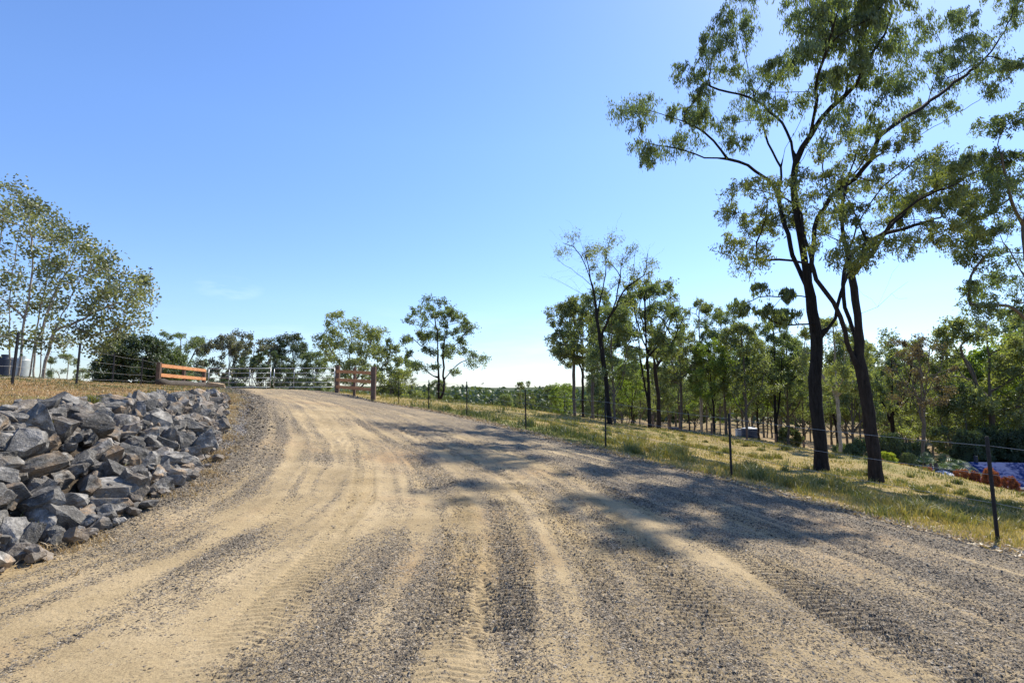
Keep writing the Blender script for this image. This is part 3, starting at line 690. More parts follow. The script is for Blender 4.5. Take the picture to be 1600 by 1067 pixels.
# ------------------------------------------------------------------ trees
class Tree:
    def __init__(s, seed):
        s.g = rng(seed); s.P = []; s.par = []; s.chains = []
    def node(s, p, par): s.P.append(np.asarray(p, float)); s.par.append(par); return len(s.P)-1
    def limb(s, pts, att=None, step=.5, wig=.03, kind=0):
        """explicit polyline (smoothed), optionally attached at node att"""
        pts = [np.asarray(p, float) for p in pts]
        if att is not None: pts = [s.P[att]]+pts
        A = np.array(pts); seg = np.linalg.norm(np.diff(A, axis=0), axis=1); t = np.r_[0, np.cumsum(seg)]
        n = max(3, int(t[-1]/step)); tt = np.linspace(0, t[-1], n+1)
        # catmull-rom style smoothing through hermite interpolation
        m = np.gradient(A, t, axis=0) if len(A) > 2 else np.repeat((A[1:]-A[:1])/max(t[-1], 1e-6), 2, 0)
        ii = np.clip(np.searchsorted(t, tt, side='right')-1, 0, len(A)-2)
        h = (t[ii+1]-t[ii]); u = ((tt-t[ii])/h)[:, None]; h = h[:, None]
        C = (2*u**3-3*u**2+1)*A[ii]+(u**3-2*u**2+u)*h*m[ii]+(-2*u**3+3*u**2)*A[ii+1]+(u**3-u**2)*h*m[ii+1]
        nz = s.g.normal(0, wig, C.shape)*1.0; nz[0] = 0; nz[-1] = 0
        C = C+nz
        ids = []; par = att
        start = 1 if att is not None else 0
        if att is not None: ids.append(att)
        for c in C[start:]:
            par = s.node(c, -1 if par is None else par); ids.append(par)
        s.chains.append((ids, kind)); return ids
    def dirn(s, i):
        p = s.par[i]; q = s.P[i]-s.P[p] if p >= 0 else np.array([0, 0, 1.])
        return q/(np.linalg.norm(q)+1e-9)
    def reach(s, target, cand, up=.9, step=.45, wig=.05, kind=1, arc=.12):
        target = np.asarray(target, float); C = np.array([s.P[i] for i in cand]); d = target-C; L_ = np.linalg.norm(d, axis=1)
        cost = L_*(1+up*np.clip(.35-d[:, 2]/(L_+1e-6), 0, 2))
        a = cand[int(np.argmin(cost))]; A0 = s.P[a]; dist = np.linalg.norm(target-A0)
        if dist < .15: return [a]
        c1 = A0+(s.dirn(a)*.55+np.array([0, 0, .25]))*dist*.38; c2 = target-(target-A0)*.3+np.array([0, 0, 1])*dist*arc*s.g.uniform(-.6, 1.)
        n = max(3, int(dist/step)); par = a; ids = [a]
        for k in range(1, n+1):
            u = k/n; p = (1-u)**3*A0+3*(1-u)**2*u*c1+3*(1-u)*u*u*c2+u**3*target
            if k < n: p = p+s.g.normal(0, wig*min(1, dist/2), 3)
            par = s.node(p, par); ids.append(par)
        s.chains.append((ids, kind)); return ids
    def radii(s, base_r, tip_r):
        n = len(s.P); w = np.zeros(n); has = np.zeros(n, bool)
        for p in s.par:
            if p >= 0: has[p] = True
        w[~has] = 1
        for ids, kind in s.chains:
            if kind == 0 and not has[ids[-1]] or (kind == 0 and w[ids[-1]] == 0): w[ids[-1]] += 14
        for i in range(n-1, -1, -1):
            if s.par[i] >= 0: w[s.par[i]] += w[i]
        e = math.log(base_r/tip_r)/math.log(max(w[0], 2)); return tip_r*w**e
    def wood(s, name, base_r, tip_r, chains=None, flare=1.35, zf=.5):
        r = s.radii(base_r, tip_r); VV = []; FF = []; off = 0; z0 = s.P[0][2]
        for ids, kind in (chains if chains is not None else s.chains):
            pts = np.array([s.P[i] for i in ids]); rr = r[ids].copy()
            if kind > 0 and len(rr) > 1: rr[0] = min(rr[0], rr[1]*1.25)
            if kind == 0: rr = rr*(1+(flare-1)*np.exp(-np.clip(pts[:, 2]-z0, 0, 9)/zf))
            k = 10 if rr.max() > .12 else 6 if rr.max() > .035 else 4 if rr.max() > .012 else 3
            n = len(pts); d = np.gradient(pts, axis=0); d /= np.linalg.norm(d, axis=1)[:, None]+1e-9
            ref = np.array([1., .03, .02]) if abs(d[0, 0]) < .8 else np.array([0, 1., 0])
            o1 = np.cross(d, ref); o1 /= np.linalg.norm(o1, axis=1)[:, None]+1e-9; o2 = np.cross(d, o1)
            a = np.arange(k)*2*np.pi/k
            lump = 1+(s.g.normal(0, .05, (n, k)) if k == 10 else 0)
            ring = pts[:, None]+(o1[:, None]*np.cos(a)[None, :, None]+o2[:, None]*np.sin(a)[None, :, None])*(rr[:, None]*lump)[:, :, None]
            VV.append(ring.reshape(-1, 3))
            i, j = np.meshgrid(np.arange(n-1), np.arange(k), indexing='ij'); i = i.ravel(); j = j.ravel()
            FF.append(np.c_[i*k+j, i*k+(j+1) % k, (i+1)*k+(j+1) % k, (i+1)*k+j]+off); off += n*k
        return np_mesh(name, np.concatenate(VV), np.concatenate(FF), None, True)

def leaf_mesh(name, c, l, w, droop, g, tone):
    """one rhombic leaf per centre c; long axis drawn towards the ground by droop"""
    n = len(c); a = g.normal(size=(n, 3)); a /= np.linalg.norm(a, axis=1)[:, None]
    a = a*(1-droop)+np.array([0, 0, -1.])*droop; a /= np.linalg.norm(a, axis=1)[:, None]
    b = g.normal(size=(n, 3)); s = np.cross(a, b); s /= np.linalg.norm(s, axis=1)[:, None]+1e-9
    l = l*g.uniform(.65, 1.35, n)[:, None]*.5; w = w*g.uniform(.65, 1.35, n)[:, None]*.5
    bend = np.cross(a, s)*l*g.uniform(-.3, .3, (n, 1))
    v = np.stack([c-a*l, c+s*w+bend, c+a*l, c-s*w+bend], 1).reshape(-1, 3)
    o = (np.arange(n)*4)[:, None]
    return np_mesh(name, v, o+np.array([0, 1, 2, 3]), {'tone': np.repeat(np.clip(tone, 0, 1), 4)})

def foliage(T, clumps, twigs, per, leaf, droop, spread=.16, mature=None, tipk=2, hang=.0, arcs=.1, weep=0.):
    """grow a branch to every clump, twigs through it and leaves along the twigs"""
    g = T.g; base_nodes = mature if mature is not None else list(range(len(T.P)))
    cand = list(base_nodes); C = []; tone = []
    P0 = np.array([T.P[i] for i in base_nodes])
    order = np.argsort([np.linalg.norm(P0-np.asarray(c), axis=1).min() for c, r in clumps])
    for oi in order:
        c, r = clumps[oi]; c = np.asarray(c)
        ids = T.reach(c, cand, kind=1, arc=arcs); cand += ids[1:]
        ct = g.normal(0, .10)
        last = ids[-max(2, len(ids)//3):]
        for k in range(twigs):
            d = g.normal(size=3); d /= np.linalg.norm(d); d[2] = d[2]*.75-weep
            rad_ = r*g.uniform(.35, 1.)**.6; tp = c+d*rad_
            tw = T.reach(tp, last, up=.3, step=.3, wig=.03, kind=2, arc=.15)
            A_ = np.array([T.P[i] for i in tw[-3:]])
            m = max(2, int(per*g.uniform(.5, 1.5)))
            u = g.uniform(0, 1, m)**.6*(len(A_)-1); i0 = np.clip(u.astype(int), 0, max(0, len(A_)-2))
            pp = A_[i0]+(A_[np.minimum(i0+1, len(A_)-1)]-A_[i0])*(u-i0)[:, None] if len(A_) > 1 else np.repeat(A_, m, 0)
            pp = pp+g.normal(0, spread*r, (m, 3)); pp[:, 2] -= hang*np.abs(g.normal(0, 1, m))*r
            C.append(pp); tt = g.normal(0, .05)
            tone.append(.5+ct+tt+g.normal(0, .13, m))
    C = np.concatenate(C); tone = np.concatenate(tone); M_ = np.array([T.P[i] for i in base_nodes])
    dm = np.concatenate([((c_[:, None]-M_[None])**2).sum(-1).min(1) for c_ in np.array_split(C, max(1, len(C)//4000))])
    k = (dm > .3**2) | (g.uniform(0, 1, len(C)) < .12)
    return C[k], tone[k]

def plant(name, base, label, cat, T, wood_me, leaf_me, bark_m, leaf_m, group=None):
    """thing at its base with trunk and crown as parts; meshes are in world space, moved to the base"""
    b = Vector(base); e = empty(name, b, label, cat, group)
    for nm, me, mt in (('trunk', wood_me, bark_m), ('crown', leaf_me, leaf_m)):
        if me is None: continue
        me.transform(Matrix.Translation(-b)); obj(nm, me, mt, e)
    return e
def px_clumps(lst, d0, uc, W, D, g, r=(.8, 1.2), keep=1., df=None):
    out = []
    for u, v in lst:
        if g.uniform() > keep: continue
        k = math.sqrt(max(.05, 1-((u-uc)/W)**2)); dd = (df(u, v) if df else d0)+g.uniform(-1, 1)*k*D; u += g.normal(0, 4); v += g.normal(0, 4)
        out.append((PX(u, v, dd), g.uniform(*r)))
    return out
def L3(pts, g=None):
    return [PX(*p) for p in pts]

# --- the tall gum right of the road
T = Tree(501); g = T.g; D = 22.
trunk = T.limb(L3([(1284,742,22),(1282,700,22),(1276,640,22),(1273,590,22),(1277,537,22),(1268,478,22),(1262,440,21.9),(1256,400,21.8),(1249,357,21.6),(1240,300,21.3),(1247,244,21.),(1267,211,20.6),(1287,179,20.2),(1316,154,19.6),(1340,130,19.),(1356,93,18.5),(1378,61,18),(1392,25,17.6)]), None, .55, .012)
def near(T, p, pool=None):
    pool = pool or range(len(T.P)); return min(pool, key=lambda i: np.linalg.norm(T.P[i]-p))
def sub(T, pts, pool=None, wig=.03, kind=0):
    P = L3(pts); a = near(T, P[0], pool); return T.limb(P[1:], a, .5, wig, kind)
l1 = sub(T, [(1277,535,22),(1299,507,21.9),(1310,464,21.8),(1320,432,21.8),(1346,398,22),(1397,349,22.6),(1437,309,23.2),(1498,280,24),(1545,258,24.6)])
l2 = sub(T, [(1266,470,22),(1255,440,22.3),(1242,411,22.6),(1230,366,23),(1217,309,23.6),(1220,268,24),(1202,227,24.6),(1186,175,25),(1171,122,25.4),(1160,70,25.6)])
l3 = sub(T, [(1217,309,23.6),(1194,276,23.8),(1169,260,24.1),(1141,250,24.5),(1104,248,25),(1064,232,25.3),(1031,228,25.6),(990,219,25.8)])
l4 = sub(T, [(1262,440,21.9),(1268,400,22.3),(1271,386,22.6),(1275,345,23),(1299,305,22.6),(1340,276,21.8),(1360,252,21.4),(1409,232,21.8),(1458,199,22.4),(1519,163,23),(1580,118,23.6)])
l5 = sub(T, [(1220,268,24),(1230,227,24.2),(1242,207,24.4),(1263,162,24.6),(1275,101,25),(1271,69,25.2),(1238,35,25.4)])
l6 = sub(T, [(1360,252,21.4),(1370,219,21.9),(1409,187,22.6),(1446,165,23.4),(1490,130,24.2),(1539,92,25),(1570,50,25.4)])
l7 = sub(T, [(1247,244,21.),(1225,200,21.6),(1200,170,22.4),(1165,150,23.2),(1120,140,24),(1085,120,24.6)])
l8 = sub(T, [(1267,211,20.6),(1275,160,19.2),(1282,110,18),(1300,60,17),(1310,15,16.4)])
l9 = sub(T, [(1266,458,22),(1230,462,21.6),(1190,464,21.2),(1158,476,20.8)], kind=1)
l10 = sub(T, [(1272,512,22),(1240,508,21.4),(1215,505,21),(1192,492,20.6)], kind=1)
l11 = sub(T, [(1141,250,24.5),(1110,215,24.4),(1080,195,24.2),(1040,180,24.6),(1000,170,25)], kind=1)
l12 = sub(T, [(1446,165,23.4),(1462,120,23),(1478,70,22.6),(1490,20,22.2)], kind=1)
l13 = sub(T, [(1316,154,19.6),(1330,100,20.4),(1350,50,21.2),(1365,0,22)], kind=1)
mature = [i for i in range(len(T.P)) if T.P[i][2] > 2.6]
ck = [(1128,18),(1108,62),(1160,55),(1140,100),(1180,112),(1198,50),(1232,14),(1262,42),(1292,14),(1322,34),(1280,78),(1246,78),(1370,12),(1352,50),(1392,38),(1340,84),(1115,98),(1098,132),
      (1062,112),(1086,160),(1040,148),(1062,172),(1012,150),(1000,178),(976,166),(978,212),(1004,226),(1020,242),(1082,182),(1104,176),(1128,192),(1168,150),(1202,140),(1188,172),(1242,150),
      (1286,142),(1212,96),(1398,112),(1412,150),(1424,122),(1394,150),(1478,32),(1502,16),(1490,74),(1478,100),(1512,66),(1548,48),(1580,28),(1540,80),(1562,92),(1460,88),(1486,124),(1530,112),
      (1150,-22),(1196,-34),(1260,-34),(1320,-34),(1376,-24),(1500,-24),(1556,-24),(1596,-6),(1352,112),(1320,150),(1298,112),(1420,70),(1440,30),(1230,110),(1160,20),(1250,190),(1300,190),(1130,60),(1045,225),(1080,215),
      (1440,170),(1470,160),(1560,130),(1585,100),(1420,190),(1370,185),(1215,190),(1165,215)]
cl = px_clumps(ck, 21.5, 1290, 330, 3., g, (.65, 1.1), .95, lambda u, v: np.interp(u, [960, 1120, 1260, 1380, 1460, 1600], [25.6, 24.5, 21, 20.5, 25, 26.5]))
cl += px_clumps([(1300,60),(1340,20),(1380,70),(1330,100),(1290,120),(1300,-20),(1350,-50),(1370,30),(1280,30),(1390,0),(1350,80),(1260,10),(1270,80),(1380,-30),(1310,-60),(1320,30),(1360,-10)], 17.2, 1330, 330, 1.4, g, (.6, 1.0))
cl += px_clumps([(1400,335),(1440,300),(1470,275),(1500,300),(1530,270),(1560,262),(1545,240),(1510,250),(1480,310),(1575,285),(1420,320),(1455,250),(1390,310),(1520,310)], 24, 1480, 110, 1.5, g, (.6, .95))
cl += px_clumps([(1162,470),(1182,452),(1200,478),(1226,460),(1236,488),(1196,492),(1150,478),(1212,490)], 21, 1200, 80, .6, g, (.38, .55))
C, tn = foliage(T, cl, 17, 48, None, 0, .085, mature, hang=.13, weep=.3)
plant('gum_tree', T.P[0], 'tallest gum tree, straight near-black trunk rising past the top of the picture', 'tree', T, T.wood('trunk', .235, .0022), leaf_mesh('crown', C, .175, .042, .68, g, tn-.0), MAT['bark_dark'], MAT['leaf_gum'])

# --- the leaning gum beside it
T = Tree(502); g = T.g
T.limb(L3([(1370,756,20),(1368,735,20),(1362,685,20),(1355,632,20),(1346,578,20),(1342,553,20),(1342,525,20),(1339,489,20),(1332,436,20.2),(1322,390,20.6),(1315,340,21),(1322,290,21.4),(1335,250,22),(1345,215,22.4)]), None, .5, .012)
sub(T, [(1345,575,20),(1335,560,20),(1321,525,19.9),(1311,489,19.8),(1299,466,19.8),(1282,446,20),(1271,418,20.4),(1258,370,21),(1240,320,21.6),(1200,300,22),(1165,295,22.4)])
sub(T, [(1343,540,20),(1333,515,20.3),(1322,485,20.6),(1318,440,21),(1330,400,21.6),(1370,370,22),(1420,355,22.2),(1470,340,22.6)])
sub(T, [(1332,436,20.2),(1360,400,19.6),(1395,345,19),(1440,310,18.6),(1490,290,18.2)])
sub(T, [(1322,390,20.6),(1345,340,20),(1375,300,19.4),(1410,265,19),(1445,240,18.6)])
sub(T, [(1315,340,21),(1290,290,21.4),(1285,250,22)])
dead = [sub(T, [(1342,502,20),(1364,482,19.8),(1381,471,19.6),(1400,453,19.4),(1419,440,19.3)], kind=1),
        sub(T, [(1381,471,19.6),(1388,440,19.8),(1402,415,20),(1422,404,20.1)], kind=1), sub(T, [(1364,482,19.8),(1352,460,19.6),(1340,450,19.4)], kind=1),
        sub(T, [(1400,453,19.4),(1404,468,19.2),(1418,466,19.1)], kind=1)]
dd = set(i for c in dead for i in c)
mature = [i for i in range(len(T.P)) if T.P[i][2] > 2.8 and i not in dd]
ck = [(1150,290),(1140,332),(1182,290),(1202,322),(1150,372),(1180,392),(1164,402),(1252,282),(1292,232),(1332,202),(1322,242),(1360,232),(1402,222),(1424,202),(1300,270),(1340,282),
      (1382,270),(1420,262),(1450,242),(1462,272),(1490,262),(1502,292),(1520,302),(1472,312),(1432,312),(1480,342),(1450,352),(1502,352),(1512,322),(1402,302),(1362,322),(1332,332),(1302,332),(1282,312),
      (1420,372),(1392,342),(1352,372),(1302,402),(1342,400),(1240,322),(1210,290),(1270,350),(1225,345),(1385,385),(1460,380),(1290,370),(1200,350),(1170,345),(1440,285),(1370,290),(1315,300)]
C, tn = foliage(T, px_clumps(ck, 20.8, 1330, 220, 3.6, g, (.6, 1.), .95), 14, 44, None, 0, .09, mature, hang=.12, weep=.25)
plant('gum_tree', T.P[0], 'leaning brown gum tree with a forked trunk right of the tallest tree', 'tree', T, T.wood('trunk', .21, .0022), leaf_mesh('crown', C, .155, .042, .5, g, tn+.06), MAT['bark_brown'], MAT['leaf_olive'])

# --- gum entering from the right edge
T = Tree(503); g = T.g
b = PX(1610, 772, 24.); 
T.limb(L3([(1640,778,24),(1634,700,24),(1626,600,24),(1614,500,24),(1606,430,24),(1600,350,24),(1606,280,23.8),(1620,210,23.4)]), None, .5, .015)
sub(T, [(1598,500,24),(1570,478,23.6),(1545,478,23.2),(1522,476,22.9)], kind=1)
sub(T, [(1592,430,24),(1570,380,24.4),(1550,330,24.8),(1535,270,25)])
sub(T, [(1600,470,24),(1640,400,24.5),(1680,330,25)])
sub(T, [(1588,350,24),(1575,300,23.2),(1565,240,22.6)])
mature = [i for i in range(len(T.P)) if T.P[i][2] > 3.3]
ck = [(1512,232),(1530,205),(1560,190),(1592,180),(1620,180),(1520,262),(1550,250),(1585,240),(1540,290),(1575,280),(1610,260),(1640,240),(1562,320),(1592,330),(1520,340),(1500,372),(1530,370),(1555,355),
      (1512,400),(1540,402),(1575,392),(1560,430),(1592,440),(1540,450),(1512,440),(1620,380),(1650,330),(1680,300),(1660,400),(1640,450),(1590,470),(1515,478),(1545,476),(1700,360)]
C, tn = foliage(T, px_clumps(ck, 24, 1590, 120, 3.2, g, (.6, 1.), .95), 14, 46, None, 0, .09, mature, hang=.12, weep=.25)
plant('gum_tree', T.P[0], 'gum tree at the right edge whose dark crown hangs into the picture', 'tree', T, T.wood('trunk', .17, .003), leaf_mesh('crown', C, .16, .05, .5, g, tn-.05), MAT['bark_grey'], MAT['leaf_gum'])

# --- sparse dark tree at the edge of the wood
T = Tree(504); g = T.g
T.limb(L3([(954,668,36),(951,640,36),(945,580,36),(938,530,36),(932,491,36),(926,448,35.8),(912,409,35.4),(896,386,35.2),(880,380,35)]), None, .7, .015)
sub(T, [(932,491,36),(940,460,36.2),(945,435,36.4),(948,393,36.6),(956,368,36.8)])
sub(T, [(938,530,36),(950,500,35.6),(958,486,35.2),(981,448,34.8),(1007,429,34.4),(1012,396,34.2)])
sub(T, [(930,478,36),(915,461,36.4),(889,448,36.8),(862,434,37)], kind=1)
sub(T, [(958,486,35.2),(966,450,35.6),(972,400,36)], kind=1)
sub(T, [(926,448,35.8),(918,410,36.2),(904,368,36.6)], kind=1)
sub(T, [(926,448,35.8),(900,425,35),(876,410,34.6),(866,398,34.3)], kind=1)
sub(T, [(981,448,34.8),(990,420,34),(994,388,33.6)], kind=1)
nd = list(range(len(T.P))); twigs_ = []
for k in range(130):                                           # bare twigs
    i = int(g.choice([q for q in nd if T.P[q][2] > 5.5])); d = g.normal(size=3); d[2] = abs(d[2])*.9+.3; d /= np.linalg.norm(d)
    T.reach(T.P[i]+d*g.uniform(.5, 1.9), [i], step=.3, wig=.05, kind=2)
mature = [i for i in nd if T.P[i][2] > 5]
ck = [(902,374),(956,368),(973,402),(996,392),(1011,404),(926,412),(936,432),(946,462),(986,440),(966,446),(912,398),(950,392),(990,425),(925,390),(1008,425),(958,420),(880,386),(978,470),(940,400)]
C, tn = foliage(T, px_clumps(ck, 35.6, 940, 90, 2.2, g, (.45, .75)), 8, 26, None, 0, .25, mature, hang=.2)
plant('dying_tree', T.P[0], 'half bare tree with dark upswept branches and a few tufts of leaf', 'tree', T, T.wood('trunk', .15, .003), leaf_mesh('crown', C, .17, .05, .5, g, tn+.05), MAT['bark_dark'], MAT['leaf_olive'])

# --- pale multi-stemmed tree on the left
T = Tree(505); g = T.g
stems = [[(15,590,25),(16,560,25),(14,500,25.2),(18,440,25.6),(30,370,26)],
         [(27,592,24),(32,560,24),(38,500,24),(48,440,24),(50,380,24.2),(42,320,24.4)],
         [(45,592,26),(50,560,26),(60,500,26),(72,440,26),(80,370,26.2),(85,330,26.4)],
         [(53,593,24.6),(53,560,24.6),(62,520,24.6),(90,450,24.8),(120,400,25),(135,370,25)],
         [(60,593,25.4),(64,560,25.4),(72,500,25.4),(100,430,25.6),(110,380,25.8)],
         [(67,594,24.4),(72,560,24.4),(83,525,24.2),(97,492,24),(125,440,23.8),(160,400,23.6)],
         [(-20,590,25.5),(-25,550,25.5),(-10,480,25.6),(-5,400,25.8),(10,330,26)]]
root = T.node(PX(45, 600, 25), -1)
for s_ in stems:
    P = L3(s_); P[0][2] = Hs(P[0][0], P[0][1])-.1
    T.limb([P[0]]+P[1:], None, .45, .02); 
# tie stems to root for radius bookkeeping
for ids, k in T.chains:
    if T.par[ids[0]] == -1 and ids[0] != root: T.par[ids[0]] = root
sub(T, [(83,525,24.2),(105,508,23.8),(128,497,23.4),(160,480,23),(200,470,22.6)])
sub(T, [(90,450,24.8),(130,430,24.4),(170,420,24),(205,430,23.6)])
sub(T, [(38,500,24),(10,470,23.4),(-30,440,23)])
mature = [i for i in range(len(T.P)) if T.P[i][2] > 1.8]
ck = [(25,305),(50,312),(5,325),(70,322),(40,335),(85,345),(15,350),(60,355),(100,362),(30,375),(80,378),(120,372),(132,392),(108,395),(50,398),(5,395),(150,385),(162,408),(140,415),(92,415),(70,425),
      (30,425),(175,430),(198,437),(215,440),(222,460),(200,462),(180,455),(155,445),(125,440),(100,448),(50,450),(10,450),(215,480),(195,485),(170,478),(145,470),(115,478),(85,480),(60,475),(30,480),(205,500),
      (185,510),(160,500),(140,520),(120,510),(170,530),(-20,340),(-30,390),(-25,440),(-15,490),(-50,420),(100,530),(150,540),(15,515),(55,530),(-60,370),(-10,520),(85,505)]
C, tn = foliage(T, px_clumps(ck, 24.6, 60, 170, 2.8, g, (.6, 1.)), 10, 25, None, 0, .24, mature)
plant('gum_tree', T.P[0], 'broad leaved tree with many thin pale stems at the left edge', 'tree', T, T.wood('trunk', .12, .0035, flare=1.1), leaf_mesh('crown', C, .15, .1, .25, g, tn), MAT['bark_pale'], MAT['leaf_broad'])

def traced(trunks, clumps, d, W, rr, label, bk, lf, base_r, zk, seed, leaf=(.24, .1), tw=9, per=30, kk=None):
    T = Tree(seed); g = T.g; T.limb(L3([(u, v, d) for u, v in trunks[0]]), None, .6, .02)
    P0 = T.P[0].copy(); P0[2] = Hs(P0[0], P0[1])-.2; T.P[0] = P0
    for t_ in trunks[1:]: sub(T, [(u, v, d+g.normal(0, .6)) for u, v in t_])
    m = [i for i in range(len(T.P)) if T.P[i][2] > zk]
    uc = np.mean([c[0] for c in clumps])
    C, tn = foliage(T, px_clumps(clumps, d, uc, W, W/FPX*d*.8, g, rr), tw, per, None, 0, .17, m, hang=.1)
    return plant('gum_tree', T.P[0], label, 'tree', T, T.wood('trunk', base_r, .004), leaf_mesh('crown', C, leaf[0], leaf[1], .4, g, tn), MAT[bk], MAT[lf])
Z4 = lambda l: [(580+x/4.27, 450+y/4.27) for x, y in l]
Z3 = lambda l: [(220+x/4, 480+y/4) for x, y in l]
traced([Z4([(452,790),(452,700),(450,600),(445,450),(440,300),(420,180)]), Z4([(452,760),(478,700),(485,600),(480,450),(500,300),(520,180)]), Z4([(450,600),(400,575),(360,540)]), Z4([(485,600),(530,560),(600,495),(680,470)]),
        Z4([(445,450),(360,400),(280,340)]), Z4([(480,450),(560,380),(640,280)])],
       Z4([(400,100),(450,110),(340,150),(300,160),(380,150),(500,140),(560,130),(280,200),(340,200),(420,200),(480,190),(540,180),(600,200),(650,220),(350,250),(420,270),(500,240),(570,250),(640,250),(240,310),(300,320),(250,350),(380,310),
           (450,330),(520,310),(590,330),(660,290),(690,300),(350,350),(420,360),(500,380),(560,360),(610,380),(640,430),(690,430),(720,490),(660,490),(570,420),(500,430),(440,440),(380,430),(300,430),(260,470),(240,500),(290,520),
           (340,500),(400,500),(340,540),(570,565),(510,450),(455,150),(530,210),(330,290)]), 60, 62, (.65, 1.05), 'lone gum with paired trunks standing on the crest against the sky', 'bark_brown', 'leaf_gum', .2, 1.2, 515)
traced([Z3([(1330,620),(1325,500),(1300,350),(1320,200),(1290,110)]), Z3([(1325,500),(1400,330),(1440,200)]), Z3([(1325,480),(1230,330),(1160,220)]), Z3([(1330,540),(1460,420),(1560,330)])],
       Z3([(1230,60),(1280,80),(1200,70),(1330,90),(1390,110),(1440,120),(1460,140),(1160,130),(1200,140),(1250,140),(1130,180),(1180,200),(1120,220),(1150,250),(1210,240),(1260,190),(1310,150),(1370,160),(1420,180),(1330,210),(1280,250),
           (1200,290),(1250,310),(1320,270),(1380,220),(1440,210),(1480,170),(1500,180),(1540,210),(1560,240),(1590,270),(1500,230),(1460,250),(1520,270),(1400,280),(1350,310),(1280,340),(1420,320),(1480,310),(1540,320),(1580,350),
           (1530,370),(1480,380),(1560,400),(1230,370),(1300,400),(1380,380),(1440,400),(1200,340)]), 56, 60, (.7, 1.1), 'tall spreading gum behind the right timber wing', 'bark_grey', 'leaf_green', .2, 1.0, 516)
traced([Z3([(1570,640),(1565,560),(1560,470),(1540,400)]), Z3([(1565,560),(1620,480),(1640,430)])],
       Z3([(1500,430),(1560,460),(1520,500),(1590,480),(1540,540),(1600,540),(1640,500),(1660,440),(1620,370),(1690,520),(1630,570),(1560,420),(1610,410),(1500,470),(1670,560),(1580,580),(1500,540),(1650,540),(1560,510)]), 50, 28, (.65, 1.0),
       'drooping grey green gum just right of the timber wing', 'bark_grey', 'leaf_green', .13, .1, 517)
